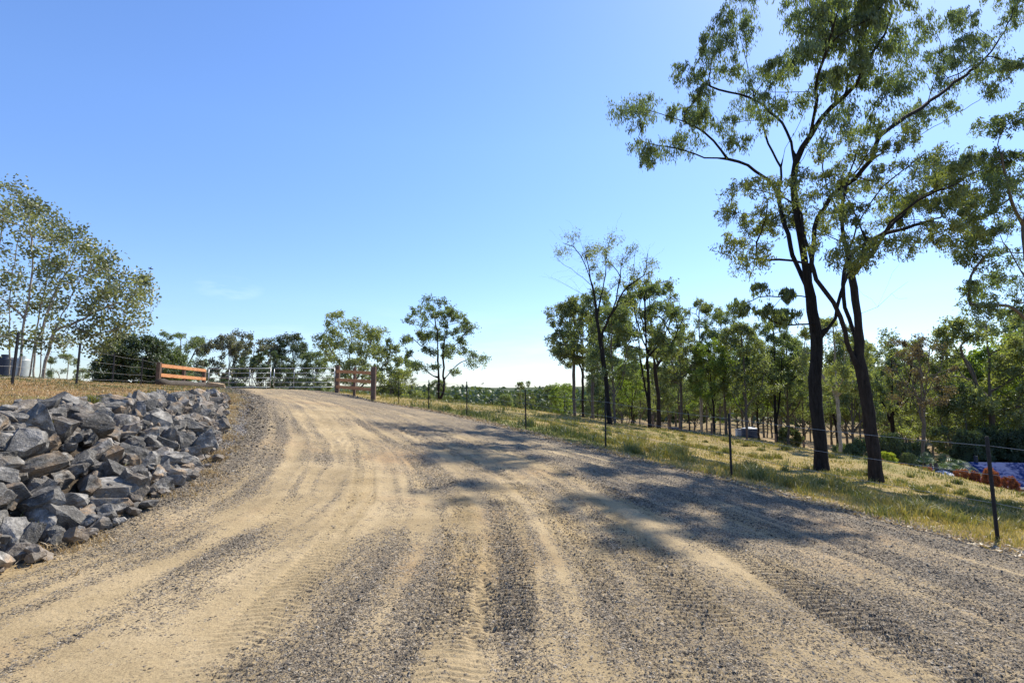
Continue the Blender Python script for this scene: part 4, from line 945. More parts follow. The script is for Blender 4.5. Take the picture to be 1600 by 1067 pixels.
# --- prototypes for the other trees
def proto(seed, kind, Ht=12.):
    """returns trunk mesh, crown mesh of a tree of height Ht standing at the origin"""
    T = Tree(seed); g = T.g
    if kind in ('gum', 'gum2'):
        fork = Ht*g.uniform(.38, .5); lean = g.normal(0, .35, 2)
        T.limb([(0, 0, -.4), (0, 0, fork*.5), (lean[0]*.5, lean[1]*.5, fork), (lean[0], lean[1], Ht*.7), (lean[0]*1.2, lean[1]*1.2, Ht*.9)], None, .5, .02)
        if kind == 'gum2': T.limb([(.35, .1, Ht*.3), (.7, .3, Ht*.5), (1., .5, Ht*.75)], near(T, np.array([0, 0, Ht*.12])), .5, .02)
        for k in range(4):
            a = g.uniform(0, 6.28); r_ = Ht*g.uniform(.12, .2)
            T.limb([(r_*.5*math.cos(a), r_*.5*math.sin(a), fork+Ht*.12), (r_*math.cos(a), r_*math.sin(a), Ht*g.uniform(.6, .8))], near(T, np.array([0, 0, fork+k*.3])), .5, .04)
        cl = []
        nc = 46
        for k in range(nc):
            z = g.uniform(.47, .97); w = .24*math.sqrt(max(.05, 1-((z-.7)/.31)**2)); a = g.uniform(0, 6.28); q = g.uniform(.45, 1)**.5
            cl.append((np.array([lean[0]+w*Ht*q*math.cos(a), lean[1]+w*Ht*q*math.sin(a), z*Ht]), g.uniform(.5, .9)))
        tw, per, leaf, dr, sp = 9, 27, (.22, .085), .45, .16
        br = .15
    elif kind == 'dense':
        T.limb([(0, 0, -.4), (.1, 0, Ht*.3), (.2, .1, Ht*.6), (.1, .2, Ht*.9)], None, .5, .03)
        for k in range(6):
            a = g.uniform(0, 6.28); r_ = Ht*g.uniform(.1, .2); z0 = Ht*g.uniform(.15, .4)
            T.limb([(r_*.6*math.cos(a), r_*.6*math.sin(a), z0+Ht*.12), (r_*math.cos(a), r_*math.sin(a), z0+Ht*.3)], near(T, np.array([0, 0, z0])), .5, .04)
        cl = []
        for k in range(62):
            z = g.uniform(.38, .97); w = .24*math.sqrt(max(.06, 1-((z-.5)/.5)**2))*g.uniform(.8, 1.15); a = g.uniform(0, 6.28); q = g.uniform(.3, 1)**.5
            cl.append((np.array([w*Ht*q*math.cos(a), w*Ht*q*math.sin(a), z*Ht]), g.uniform(.6, 1.05)))
        tw, per, leaf, dr, sp = 8, 24, (.24, .095), .4, .17
        br = .12
    elif kind == 'sparse':
        T.limb([(0, 0, -.4), (.1, 0, Ht*.3), (-.1, .1, Ht*.6), (.2, 0, Ht*.92)], None, .5, .03)
        for k in range(7):
            a = g.uniform(0, 6.28); r_ = Ht*g.uniform(.08, .16); z0 = Ht*g.uniform(.35, .7)
            T.limb([(r_*.5*math.cos(a), r_*.5*math.sin(a), z0+Ht*.1), (r_*math.cos(a), r_*math.sin(a), min(Ht*.95, z0+Ht*.28))], near(T, np.array([0, 0, z0])), .5, .05)
        for k in range(60):
            i = int(g.integers(8, len(T.P))); d = g.normal(size=3); d[2] = abs(d[2]); d /= np.linalg.norm(d); T.reach(T.P[i]+d*g.uniform(.4, 1.2), [i], step=.3, wig=.05, kind=2)
        cl = []
        for k in range(26):
            z = g.uniform(.5, .98); w = .17*math.sqrt(max(.15, 1-((z-.75)/.3)**2)); a = g.uniform(0, 6.28); q = g.uniform(.2, 1)**.5
            cl.append((np.array([w*Ht*q*math.cos(a), w*Ht*q*math.sin(a), z*Ht]), g.uniform(.4, .7)))
        tw, per, leaf, dr, sp = 7, 20, (.2, .075), .4, .22
        br = .12
    elif kind == 'bush':                                        # Ht tall, wide and dense to the ground
        T.limb([(0, 0, -.2), (0, 0, Ht*.5)], None, .3, .02)
        cl = []
        for k in range(110):
            z = g.uniform(.04, .93); w = .62*math.sqrt(max(.05, 1-((z-.35)/.66)**2)); a = g.uniform(0, 6.28); q = g.uniform(.3, 1)**.4
            cl.append((np.array([w*Ht*q*math.cos(a), w*Ht*q*math.sin(a), z*Ht]), Ht*g.uniform(.1, .16)))
        tw, per, leaf, dr, sp = 9, 34, (Ht*.045, Ht*.022), .2, .28
        br = .03*Ht
    elif kind == 'loose':                                       # big leaf clumps with holes, short trunk
        T.limb([(0, 0, -.4), (.1, 0, Ht*.25), (.1, .1, Ht*.5), (0, 0, Ht*.85)], None, .5, .03)
        for k in range(6):
            a = g.uniform(0, 6.28); r_ = Ht*g.uniform(.18, .34); z0 = Ht*g.uniform(.1, .3)
            T.limb([(r_*.5*math.cos(a), r_*.5*math.sin(a), z0+Ht*.15), (r_*math.cos(a), r_*math.sin(a), z0+Ht*.4)], near(T, np.array([0, 0, z0])), .5, .04)
        cl = []
        for k in range(84):
            z = g.uniform(.2, .96); w = .42*math.sqrt(max(.08, 1-((z-.5)/.52)**2)); a = g.uniform(0, 6.28); q = g.uniform(.3, 1)**.5
            cl.append((np.array([w*Ht*q*math.cos(a), w*Ht*q*math.sin(a), z*Ht]), g.uniform(.5, .9)))
        tw, per, leaf, dr, sp = 8, 20, (.26, .17), .25, .22
        br = .15
    m0 = [i for i in range(len(T.P)) if T.P[i][2] > Ht*(.03 if kind == 'bush' else .15 if kind in ('dense', 'loose') else .36)]
    C, tn = foliage(T, cl, tw, per, None, 0, sp, m0, hang=.1)
    zt = C[:, 2].max(); 
    wm = T.wood('trunk', br, .008 if kind != 'bush' else .004*Ht)
    lm = leaf_mesh('crown', C, leaf[0], leaf[1], dr, g, tn)
    return wm, lm
PR = {}
for nm, kind, seed, bk, lf in [('gumA','gum',601,'bark_grey','leaf_green'),('gumB','gum',602,'bark_brown','leaf_green'),('gumC','gum2',603,'bark_grey','leaf_gum'),('gumD','gum',604,'bark_pale','leaf_green'),('gumE','gum2',611,'bark_dark','leaf_gum'),
                               ('denA','dense',605,'bark_grey','leaf_green'),('denB','dense',606,'bark_brown','leaf_lime'),('denC','dense',607,'bark_grey','leaf_gum'),
                               ('spaA','sparse',608,'bark_grey','leaf_rust'),('loo','loose',609,'bark_grey','leaf_greybrown'),('loB','loose',612,'bark_grey','leaf_dark'),('bush','bush',610,'bark_brown','leaf_dark')]:
    wm, lm = proto(seed, kind, 12. if kind != 'bush' else 3.)
    wm.materials.append(MAT[bk]); lm.materials.append(MAT[lf])
    PR[nm] = (wm, lm, 12. if kind != 'bush' else 3.)
_variants = {}
def recolor(me, mat):
    k = (me.name, mat)
    if k not in _variants:
        m = me.copy(); m.materials.clear(); m.materials.append(MAT[mat]); _variants[k] = m
    return _variants[k]
gt = rng(77)
def put_tree(kind, x, y, ztop, label, name='gum_tree', cat='tree', group=None, wide=1., leafm=None, barkm=None, lean=0.):
    wm, lm, H0 = PR[kind]; zb = Hs(x, y); s = (ztop-zb)/(H0*.99)
    if leafm: lm = recolor(lm, leafm)
    if barkm: wm = recolor(wm, barkm)
    e = empty(name, (x, y, zb), label, cat, group)
    e.rotation_euler = (gt.normal(0, .02), lean, gt.uniform(0, 6.28)); e.scale = (s*wide, s*wide, s)
    for nm, me in (('trunk', wm), ('crown', lm)):
        o = bpy.data.objects.new(nm, me); link(o, e)
    return e
def ptree(kind, u, vtop, d, label, **kw):
    p = PX(u, vtop, d); return put_tree(kind, p[0], p[1], p[2], label, **kw)
# behind the gate, left to right
ptree('gumD', 108, 552, 70, 'small thin gum seen between the pale stems and the round dark bush', wide=1.0)
ptree('bush', 212, 524, 36, 'round dense dark green tree left of the timber fence wing', name='round_tree', wide=1.02)
ptree('bush', 262, 548, 40, 'low dark green bush tree tucked behind the left timber wing', name='round_tree', wide=.9, leafm='leaf_gum')
ptree('gumA', 284, 512, 88, 'thin open gum rising behind the left timber wing', wide=.95, leafm='leaf_gum')
ptree('loo', 356, 516, 76, 'grey brown loose leaved tree behind the left metal gate', name='round_tree', wide=.82)
ptree('loo', 398, 522, 80, 'second grey brown tree behind the gates, right of the first', name='round_tree', wide=.8)
ptree('loB', 300, 575, 47, 'low dark tree filling the gap right of the left wing', name='round_tree', wide=1.3)
ptree('loB', 418, 548, 74, 'low dark tree behind the meeting of the two gates', name='round_tree', wide=1.1)
ptree('denC', 457, 523, 82, 'compact rich green tree behind the right metal gate', wide=1.1, leafm='leaf_dark')
ptree('denC', 495, 550, 80, 'short green tree between the compact tree and the tall gum', wide=1.05)
ptree('denA', 560, 560, 48, 'short bushy gum filling in behind the right timber wing', wide=1.6)
ptree('denA', 628, 578, 56, 'small rounded gum at the end of the tree row by the crest', wide=1.5)
ptree('loB', 340, 590, 66, 'far low tree seen through the left metal gate', name='round_tree', wide=1.2)
ptree('loB', 480, 588, 70, 'far low tree seen through the right metal gate', name='round_tree', wide=1.2)
ptree('denC', 684, 594, 66, 'small rounded tree at the foot of the lone gum', name='round_tree', wide=1.3)
ptree('bush', 655, 612, 62, 'small bush left of the lone gum foot', name='bush', cat='bush', wide=.9, leafm='leaf_green')
ptree('gumD', 821, 595, 75, 'slim young gum poking above the far wood near the fourth post', wide=.8)
ptree('denC', 862, 602, 80, 'young gum left of the slender trio', wide=1.2)
ptree('denC', 790, 616, 85, 'young dark gum at the near edge of the far wood', wide=1.2)
ptree('denB', 880, 598, 70, 'pale green sapling beneath the slender trio', wide=1.2)
# edge of the wood
WD = [('gumA',896,458,50,'leftmost of three slender trees at the left end of the wood',1.15),('gumB',909,470,53,'middle of three slender trees at the left end of the wood',1.),('gumC',923,450,49,'rightmost of three slender trees at the left end of the wood',1.05),
      ('denC',958,480,37.5,'olive leaning tree behind the half bare tree',1.25),('gumE',1010,445,41,'black trunked gum right of the half bare tree',1.15),('gumB',1024,432,46,'tall gum whose high crown tops the wood behind the black trunk',1.15),
      ('denB',985,560,55,'lime green young tree behind the half bare tree',1.2),('gumA',1060,520,55,'dark green gum above the distant black cow',1.25),('gumD',1090,470,58,'slim pale trunked gum with a high tufted crown',.95),
      ('gumC',1128,488,56,'twin stemmed gum left of the fence post by the tank',1.1),('denB',1112,530,52,'bright green bushy tree near the twin stemmed gum',1.25),('denA',1160,505,50,'broad green tree standing left of the blue tank',1.3),
      ('denB',1180,545,58,'leafy lime tree directly over the blue tank',1.2),('gumE',1205,500,54,'dark trunked gum just right of the blue tank',1.15),('denC',1225,525,56,'dense tree between the blue tank and the tallest trunk',1.3),
      ('denA',1250,560,60,'low green tree close to the left of the tallest trunk',1.3),('gumD',1302,495,33,'pale grey gum seen between the two great trunks',1.15),('denC',1322,525,48,'olive bushy tree between the two great trunks',1.1),
      ('gumB',1382,522,50,'dark headed gum just right of the leaning trunk',1.2),('denA',1405,585,66,'distant green tree above the round garden shrub',1.2),('spaA',1433,522,36,'thin rusty half dead tree above the garden',1.25),
      ('denA',1478,560,52,'green tree between the rusty tree and the tall pale gum',1.35),('gumA',1535,478,46,'tall grey trunked gum behind the house',1.2),('denB',1575,520,50,'yellow green tree at the right edge behind the house',1.3),
      ('denC',1500,600,46,'short dense tree behind the palms',1.3),('denA',1610,540,44,'green tree cut off by the right edge of the picture',1.3),('gumC',1640,480,52,'gum just past the right edge behind the house',1.3)]
for k, u, v, d, lb, w in WD:
    ptree(k, u, v, d, lb, wide=w*.82, group='gums of the wood beyond the paddock')
gb = rng(91); back = []
kinds = ['denA','denB','denC','gumA','gumB','gumC','denA','denC','gumD']
for i in range(46):
    u = 935+i*15.5+gb.uniform(-7, 7); d = gb.uniform(58, 108)
    if 1168 < u < 1190: d = gb.uniform(90, 110)
    if 1240 < u < 1400 and d < 80: d += 25
    v = gb.uniform(545, 592)+(10 if u > 1380 else 0)
    back.append((u, v, d, kinds[int(gb.integers(0, len(kinds)))]))
back.sort()
for i, (u, v, d, k) in enumerate(back):
    ptree(k, u, v, d, f'green gum in the back rank of the wood, {ordn(i)} from the left', wide=gb.uniform(.8, 1.15), group='back rank of gums in the wood')
back = []
for i in range(30):
    u = 945+i*23+gb.uniform(-9, 9); d = gb.uniform(112, 165); back.append((u, gb.uniform(578, 600), d, kinds[int(gb.integers(0, len(kinds)))]))
back.sort()
for i, (u, v, d, k) in enumerate(back):
    ptree(k, u, v, d, f'distant gum beyond the back rank of the wood, {ordn(i)} from the left', wide=gb.uniform(1.2, 1.6), group='farthest gums that can be told apart')
# bushes under the wood
for u, v, d, lb, w, lm_ in [(1232,668,60,'low scrub bush right of the blue tank',.8,'leaf_green'),
                            (1320,693,46,'grey scrub bush between the great trunks',.9,'leaf_gum')]:
    ptree('bush', u, v, d, lb, name='bush', cat='bush', wide=w, leafm=lm_)

# far wood, nobody could count it
g = rng(95); C = []; tn = []
for k in range(2300):
    az = g.uniform(R(-50), R(58)); r_ = math.exp(g.uniform(math.log(190), math.log(1500)))
    if -.30 > az and r_ < 300: continue
    x = r_*math.sin(az); y = r_*math.cos(az); h_ = g.uniform(9, 15)*(1+.0*r_)
    if fbm(np.array([x/90]), np.array([y/90]), 9, 2)[0] < (.42 if az > .2 or r_ > 700 else .2): continue
    z0 = float(base_h(np.array([x]), np.array([y]))[0]); n = 70; s_ = 1+r_/900
    d = g.normal(size=(n, 3)); d /= np.linalg.norm(d, axis=1)[:, None]
    p = np.array([x, y, z0+h_*.58])+d*np.array([h_*.32*s_, h_*.32*s_, h_*.42])*g.uniform(.5, 1, (n, 1))
    C.append(p); tn.append(.45+g.normal(0, .15)+g.normal(0, .12, n))
C = np.concatenate(C); tn = np.concatenate(tn)
o = obj('far_woodland', leaf_mesh('far_woodland', C, 2.0, 1.3, .2, g, tn), MAT['leaf_dark']); tag(o, 'far dark green woodland on the valley floor and ridge', 'woodland', None, 'stuff')

# ------------------------------------------------------------------ fences
def picket(x, y, h, tilt=(0, 0), par=None, sc_=1.):
    """star picket: three thin blades with tie notches"""
    z = Hs(x, y); mb = MB(); top = Vector((x+tilt[0]*h, y+tilt[1]*h, z+h)); bot = Vector((x, y, z-.25))
    ax = (top-bot).normalized(); u = ax.orthogonal().normalized(); v = ax.cross(u)
    for k in range(3):
        a = k*2*math.pi/3+.4; d = (u*math.cos(a)+v*math.sin(a)); e_ = ax.cross(d)*.004*sc_
        w = .031*sc_
        pts = [bot-e_, bot+d*w-e_, bot+d*w+e_, bot+e_]; pts += [p+(top-bot) for p in pts]
        mb.add(pts, [(0,1,2,3),(7,6,5,4),(0,4,5,1),(1,5,6,2),(2,6,7,3),(3,7,4,0)])
    return mb.build('post', MAT['picket'], par), top
def wires(par, posts, heights, r=.0032, sag=.03):
    for h in heights:
        mb = MB(); pts = []
        for i in range(len(posts)-1):
            (x0, y0), (x1, y1) = posts[i], posts[i+1]; z0 = Hs(x0, y0)+h; z1 = Hs(x1, y1)+h
            for k in range(6 if i < len(posts)-2 else 7):
                t = k/6; pts.append((x0+(x1-x0)*t+.02, y0+(y1-y0)*t-.03, z0+(z1-z0)*t-sag*4*t*(1-t)))
        n = len(pts); mb.tube(pts, [r]*n, 5); mb.build('wire', MAT['wire'], par)
f = empty('wire_fence', (0, 0, 0), 'star picket and wire fence along the right side of the gravel road', 'fence')
hts = [1.36, 1.40, 1.38, 1.40, 1.35, 1.40, 1.36, 1.42]
for (x, y), h in zip(RF, hts): picket(x, y, h, (gt.normal(-.012, .012), gt.normal(0, .01)), f, .85)
wires(f, RF+[(-8.2, 32)], [1.27, .88, .5])
LF = [(-9.6, 5.5), (-11.4, 9.8)]+[tuple(PX(u, v, d)[:2]) for u, v, d in [(18,602,14),(119,600,18),(175,603,23),(220,601,27)]]
f = empty('wire_fence', (-13, 14, 0), 'star picket and wire fence on the grass above the rock bank', 'fence')
f.location = (0, 0, 0)
for k, (x, y) in enumerate(LF): picket(x, y, [1.35,1.35,1.36,1.36,1.33,1.3][k], ((.05 if k == 2 else .03 if k == 3 else .01), 0), f, 1.15)
wires(f, LF+[(-19.6, 30)], [1.22, .85, .48, .2])
# fence at the edge of the wood
PFp = [tuple(PX(u, v, d)[:2]) for u, v, d in [(1020,668,46),(1062,674,46),(1112,680,46),(1167,687,45),(1212,693,44),(1256,700,42),(1310,709,40),(1350,715,37),(1400,722,34),(1455,735,31)]]
f = empty('wire_fence', (0, 0, 0), 'low timber post and wire fence below the paddock at the edge of the wood', 'fence')
for x, y in PFp:
    z = Hs(x, y); MB().tube([(x, y, z-.3), (x, y, z+.5), (x, y, z+1.05)], [.075, .07, .065], 7).build('post', MAT['fence_post'], f)
wires(f, PFp, [.95, .6, .3], .004)

# timber wings
def wing(a, b, za, zb, n_posts, rails, label, ph, end_post):
    e = empty('timber_fence', (a[0], a[1], za), label, 'fence'); o = Vector(e.location)
    A_ = Vector((a[0], a[1], za)); B_ = Vector((b[0], b[1], zb))
    side = (B_-A_).cross(Vector((0, 0, 1))).normalized()*.1
    if side.dot(A_) > 0: side = -side
    for k in range(n_posts):
        t = k/(n_posts-1); p = A_.lerp(B_, t)-o; s = end_post if k in (0, n_posts-1) and end_post else .15
        zg = Hs(p.x+o.x, p.y+o.y)-o.z
        mb = MB(); mb.box((p.x, p.y, (zg-.3+ph[k])/2), (s, s, ph[k]-zg+.3)); mb.build('post', MAT['fence_post'] if k != 99 else MAT['timber'], e, .012)
    for (ha, hb) in rails:
        mb = MB(); mb.beam(A_-o+Vector((0, 0, ha))+side, B_-o+Vector((0, 0, hb))+side, .05, .19); mb.build('rail', MAT['timber'], e, .006)
    return e
pa = PX(583, 626, 32); pb = PX(527, 606, 35.6)
za = Hs(pa[0], pa[1]); top = lambda u, v, d: PX(u, v, d)[2]
wing((pa[0], pa[1]), (pb[0], pb[1]), za, za, 3, [(top(583,583,32)-za, top(525,580,35.6)-za), (top(583,596.5,32)-za, top(525,593,35.6)-za), (top(583,608.5,32)-za, top(525,604,35.6)-za)],
     'orange timber fence wing of three rails on the right of the gates', [top(583,573,32)-za, top(555,574,33.8)-za, top(525,571,35.6)-za], .26)
pa = PX(247, 600, 30); pb = PX(318, 603, 37); za = Hs(pa[0], pa[1])
wing((pa[0], pa[1]), (pb[0], pb[1]), za, za, 3, [(top(247,571,30)-za, top(321,579,37)-za), (top(247,586,30)-za, top(321,592,37)-za), (top(247,599,30)-za, top(321,603,37)-za)],
     'orange timber fence wing of planks on the left of the gates above an old log', [top(247,566,30)-za, top(280,571,33)-za, top(319,577,37)-za], .2)
# gates
def gate(a, b, z, h, label):
    e = empty('metal_gate', (a[0], a[1], z), label, 'gate', 'pair of galvanised entrance gates'); d = Vector((b[0]-a[0], b[1]-a[1], 0)); r_ = .024
    fr = MB(); P_ = [Vector((0, 0, 0)), d, d+Vector((0, 0, h)), Vector((0, 0, h))]
    for i in range(4): fr.tube([P_[i], P_[(i+1) % 4]], [r_, r_], 8)
    fr.build('frame', MAT['gate'], e, 0, True)
    for k in range(1, 4): MB().tube([Vector((0, 0, h*k/4)), d+Vector((0, 0, h*k/4))], [.017]*2, 6).build('bar', MAT['gate'], e, 0, True)
    for k in (1, 2): MB().tube([d*k/3, d*k/3+Vector((0, 0, h))], [.017]*2, 6).build('upright', MAT['gate'], e, 0, True)
    MB().tube([d*.98+Vector((0, 0, h*.55)), d*1.0+Vector((0, -.06, h*.5)), d+Vector((0, -.06, h*.4))], [.01]*3, 5).build('latch', MAT['picket'], e)
gl = PX(325, 604, 36.6); gm = PX(422, 605, 36.3); gm2 = PX(427.5, 605, 36.3); gr_ = PX(522, 605, 35.9)
zg = max(Hs(-15.5, 36.5), Hs(-18, 36.5))+.1; gh = top(424, 575.5, 36.3)-zg
gate(gl, gm, zg, gh, 'left leaf of the silver tubular gates closed across the road crest')
gate(gr_, gm2, zg, gh, 'right leaf of the silver tubular gates closed across the road crest')
# log and boulder
a = PX(247, 597, 27.5); b = PX(319, 602, 33.5)
la, lb = Vector((a[0], a[1], Hs(a[0], a[1])+.13)), Vector((b[0], b[1], Hs(b[0], b[1])+.13))
n = 12; pts = [la.lerp(lb, k/(n-1))+Vector((0, 0, gt.normal(0, .015))) for k in range(n)]
mb = MB(); mb.tube([p-la for p in pts], [.19+gt.normal(0, .015) for _ in pts], 12)
o = mb.build('log', MAT['log'], None, 0, True); o.location = la; tag(o, 'weathered grey log lying in front of the left timber wing', 'log')
p = PX(335, 603, 31); me = rock_mesh(399).copy(); me.materials.clear()
m, t = new_mat('sandstone'); nn = noise(t, 4, 6, .6, coord(t)); r = ramp(t, [(.3,.2,.11), (.5,.38,.24)], [.35, .65]); t.links.new(nn, r.inputs[0]); finish(t, r.outputs[0], .9, nn, .6, .03); me.materials.append(m)
o = obj('boulder', me, None); o.location = (p[0], p[1], Hs(p[0], p[1])+.12); o.scale = (1.15, .7, .75); o.rotation_euler = (0, .15, .2)
tag(o, 'sandy tan boulder at the right hand end of the log', 'rock')

# ------------------------------------------------------------------ tanks
def tank(u, vbase, d, wpx, vtop, body, lid, label, cone=.12):
    c = PX(u, vbase, d); x, y = c[0], c[1]; z = Hs(x, y); zt = PX(u, vtop, d)[2]; r_ = wpx/2/FPX*d; h = zt-z
    e = empty('water_tank', (x, y, z), label, 'tank')
    mb = MB(); n = 24; zs = []; rs_ = []
    for i in range(n+1): zs.append(h*i/n-.1*(i == 0)); rs_.append(r_*(1+.012*(i % 2)))
    mb.tube([(0, 0, q) for q in zs], rs_, 32); mb.build('body', body, e, 0, True)
    mb = MB(); mb.tube([(0, 0, h+.005), (0, 0, h+cone*r_), (0, 0, h+cone*1.5*r_)], [r_*1.02, r_*.5, r_*.12], 32); mb.build('lid', lid, e)
    MB().tube([(0, -r_*1.03, h*.08), (0, -r_*1.03-.15, h*.08)], [.05]*2, 8).build('outlet', MAT['picket'], e)
    MB().tube([(r_*.4, -r_*.2, h+.01), (r_*.4, -r_*.2, h+.25)], [.25, .25], 12).build('hatch', body, e)
tank(30, 596, 46, 24, 561, MAT['tank_pale'], MAT['tank_pale'], 'pale corrugated water tank seen through the stems at the left edge')
tank(2, 596, 43, 28, 559, MAT['tank_dark'], MAT['tank_dark'], 'dark blue water tank cut by the left edge of the picture')
tank(1172, 684, 80, 24, 669, MAT['tank_blue'], MAT['tank_lid'], 'dark blue round water tank under the trees of the wood')
c = PX(1156, 683, 82); z = Hs(c[0], c[1]); e = empty('pump_box', (c[0], c[1], z), 'small white pump box left of the dark blue tank', 'box')
MB().box((0, 0, .5), (1., .8, 1.0)).build('body', MAT['trim'], e, .02); MB().box((0, 0, 1.04), (1.14, .94, .07)).build('lid', MAT['tank_lid'], e, .01)

# ------------------------------------------------------------------ house and garden
hp = PX(1548, 745, 37); hx, hy = hp[0]+3.2, 38.5; zr_ = PX(1530, 724.5, 38)[2]; ze = PX(1600, 762, 34.5)[2]
e = empty('house', (hx, hy, ze-2.4), 'low tan house with a blue metal roof below the paddock', 'house'); W_, D_ = 13., 7.5
MB().box((0, 0, 1.15), (W_-1., D_-1., 2.5)).build('wall', MAT['wall_brick'], e)
rh = zr_-ze
def hip(w, d, z, h, ov=0):
    a, b = w/2, d/2; k = w/2-d/2*.9
    v = [(-a,-b,z),(a,-b,z),(a,b,z),(-a,b,z),(-k,0,z+h),(k,0,z+h),(-a,-b,z-.12),(a,-b,z-.12),(a,b,z-.12),(-a,b,z-.12)]
    return MB().add(v, [(0,1,5,4),(1,2,5),(2,3,4,5),(3,0,4),(6,7,1,0),(7,8,2,1),(8,9,3,2),(9,6,0,3),(9,8,7,6)])
rf = hip(W_+.6, D_+.6, 2.42, rh).build('roof', MAT['roof_blue'], e)
MB().tube([(-2.6, 0, 2.35+rh*.8), (-2.6, 0, 2.5+rh+.35)], [.12]*2, 10).build('flue', MAT['tank_dark'], rf)
MB().box((0, -D_/2-.36, 2.34), (W_+.7, .1, .12)).build('gutter', MAT['trim'], rf)
for k, xx in enumerate((-4, -.8, 2.6)):
    w = MB().box((xx, -D_/2+.49, 1.3), (1.5, .06, 1.1)).build('window', MAT['window'], e)
    fr = MB()
    for s_ in (-1, 1):
        fr.box((xx+s_*.78, -D_/2+.46, 1.3), (.07, .1, 1.24)); fr.box((xx, -D_/2+.46, 1.3+s_*.58), (1.49, .1, .07))
    fr.build('frame', MAT['trim'], w)
e.rotation_euler = (0, 0, -.12)
c = PX(1474, 745, 32); z = Hs(c[0], c[1]); za2 = PX(1474, 733.5, 32)[2]; e = empty('gazebo', (c[0], c[1], z), 'small gazebo with a pale grey pyramid roof left of the blue roof', 'gazebo'); hh = za2-z
for sx in (-1, 1):
    for sy in (-1, 1): MB().tube([(sx*.62, sy*.62, -.2), (sx*.62, sy*.62, hh-.42)], [.035]*2, 6).build('pole', MAT['trim'], e)
q = .85; zz = hh-.42
rfg = MB().add([(-q,-q,zz),(q,-q,zz),(q,q,zz),(-q,q,zz),(0,0,hh),(-q,-q,zz-.1),(q,-q,zz-.1),(q,q,zz-.1),(-q,q,zz-.1)], [(0,1,4),(1,2,4),(2,3,4),(3,0,4),(5,6,1,0),(6,7,2,1),(7,8,3,2),(8,5,0,3),(8,7,6,5)]).build('roof', MAT['roof_grey'], e)
sm = MB()
for sx, sy in ((-1,-1),(1,-1),(1,1),(-1,1)): sm.tube([(sx*q, sy*q, zz+.015), (0, 0, hh+.02)], [.022]*2, 5)
sm.build('seam', MAT['tank_dark'], rfg)
def shrub(u, vtop, d, hpx, wide, leafm, label, name='shrub'):
    p = PX(u, vtop, d); pb_ = PX(u, vtop+hpx, d); wm, lm, H0 = PR['bush']; hgt = p[2]-pb_[2]; zb = Hs(p[0], p[1])
    hgt = max(hgt, p[2]-zb) if p[2]-zb < 4 else hgt
    e = empty(name, (p[0], p[1], p[2]-hgt), label, 'shrub'); s = hgt/H0; wd = wide/FPX*d/(H0*1.24)
    e.scale = (wd, wd, s); e.rotation_euler = (0, 0, gt.uniform(0, 6.28))
    for nm, me in (('trunk', wm), ('crown', recolor(lm, leafm))): link(bpy.data.objects.new(nm, me), e)
shrub(1390, 677, 32, 42, 42, 'leaf_dark', 'large round dark green garden shrub right of the leaning trunk')
shrub(1418, 708, 31, 24, 26, 'leaf_green', 'mid green garden shrub right of the large round one')
shrub(1386, 706, 29, 22, 24, 'leaf_yellow', 'bright yellow green croton beside the leaning trunk')
shrub(1377, 716, 28.6, 18, 12, 'leaf_red', 'small red leaved shrub against the leaning trunk')
shrub(1412, 724, 29, 10, 14, 'leaf_red', 'small low rusty shrub right of the yellow croton')
shrub(1447, 729, 29, 12, 18, 'leaf_red', 'rusty orange shrub beneath the palms')
shrub(1502, 733, 30, 22, 24, 'leaf_red', 'leftmost red shrub against the blue roofed house')
shrub(1523, 736, 29.6, 20, 15, 'leaf_red', 'small red shrub just left of the near fence post')
shrub(1547, 732, 29, 27, 23, 'leaf_red', 'largest red shrub just right of the near fence post')
shrub(1576, 744, 28, 21, 22, 'leaf_red', 'rounded orange red shrub nearest the right edge')
for u, v, d, w, lb in [(1515,672,42,50,'dark leafy bush behind the left end of the roof'),(1545,668,44,50,'dark leafy bush behind the middle of the roof'),(1578,672,43,55,'dark leafy bush behind the right end of the roof'),
                       (1612,668,42,50,'dark leafy bush past the right edge behind the roof'),(1430,690,44,40,'dark bush behind the rusty tree'),(1345,685,46,30,'pale bush between the great trunks')]:
    shrub(u, v, d, 60, w, 'leaf_dark' if u > 1400 else 'leaf_gum', lb)
def palm(u, vtop, d, hpx, label, seed):
    g = rng(seed); p = PX(u, vtop+hpx, d); z = Hs(p[0], p[1]); zt = PX(u, vtop, d)[2]; Hh = zt-z; e = empty('palm_tree', (p[0], p[1], z), label, 'palm')
    hb = Hh*.55
    MB().tube([(0, 0, -.2), (.05, 0, hb*.5), (.02, 0, hb)], [.14, .11, .1], 9).build('trunk', MAT['bark_grey'], e, 0, True)
    VV = []; tn = []; FF = []; off = 0
    for k in range(15):
        a = k*2.4+g.uniform(-.2, .2); el = g.uniform(.7, 1.4); Lf = Hh*.6*g.uniform(.8, 1.1)
        dh = np.array([math.cos(a), math.sin(a), 0]); P_ = []
        for i in range(13):
            t_ = i/12; P_.append(np.array([0, 0, hb])+dh*Lf*t_*math.cos(el)*(1+.1*t_)+np.array([0, 0, 1])*Lf*(math.sin(el)*t_-.75*t_*t_))
        sd_ = np.array([-math.sin(a), math.cos(a), 0])
        for i in range(1, 12):
            for s_ in (-1, 1):
                ll = Lf*.3*math.sin(math.pi*min(1, i/12+.12)); c = P_[i]; dr_ = (sd_*s_*.8+dh*.45+np.array([0, 0, -.45])); ax = P_[i+1]-P_[i]
                VV += [c, c+dr_*ll*.5+ax*.32, c+dr_*ll, c+dr_*ll*.5-ax*.25]; tn += [g.uniform(.3, .9)]*4; FF.append([off, off+1, off+2, off+3]); off += 4
    obj('crown', np_mesh('crown', np.array(VV), np.array(FF), {'tone': np.array(tn)}), MAT['leaf_palm'], e)
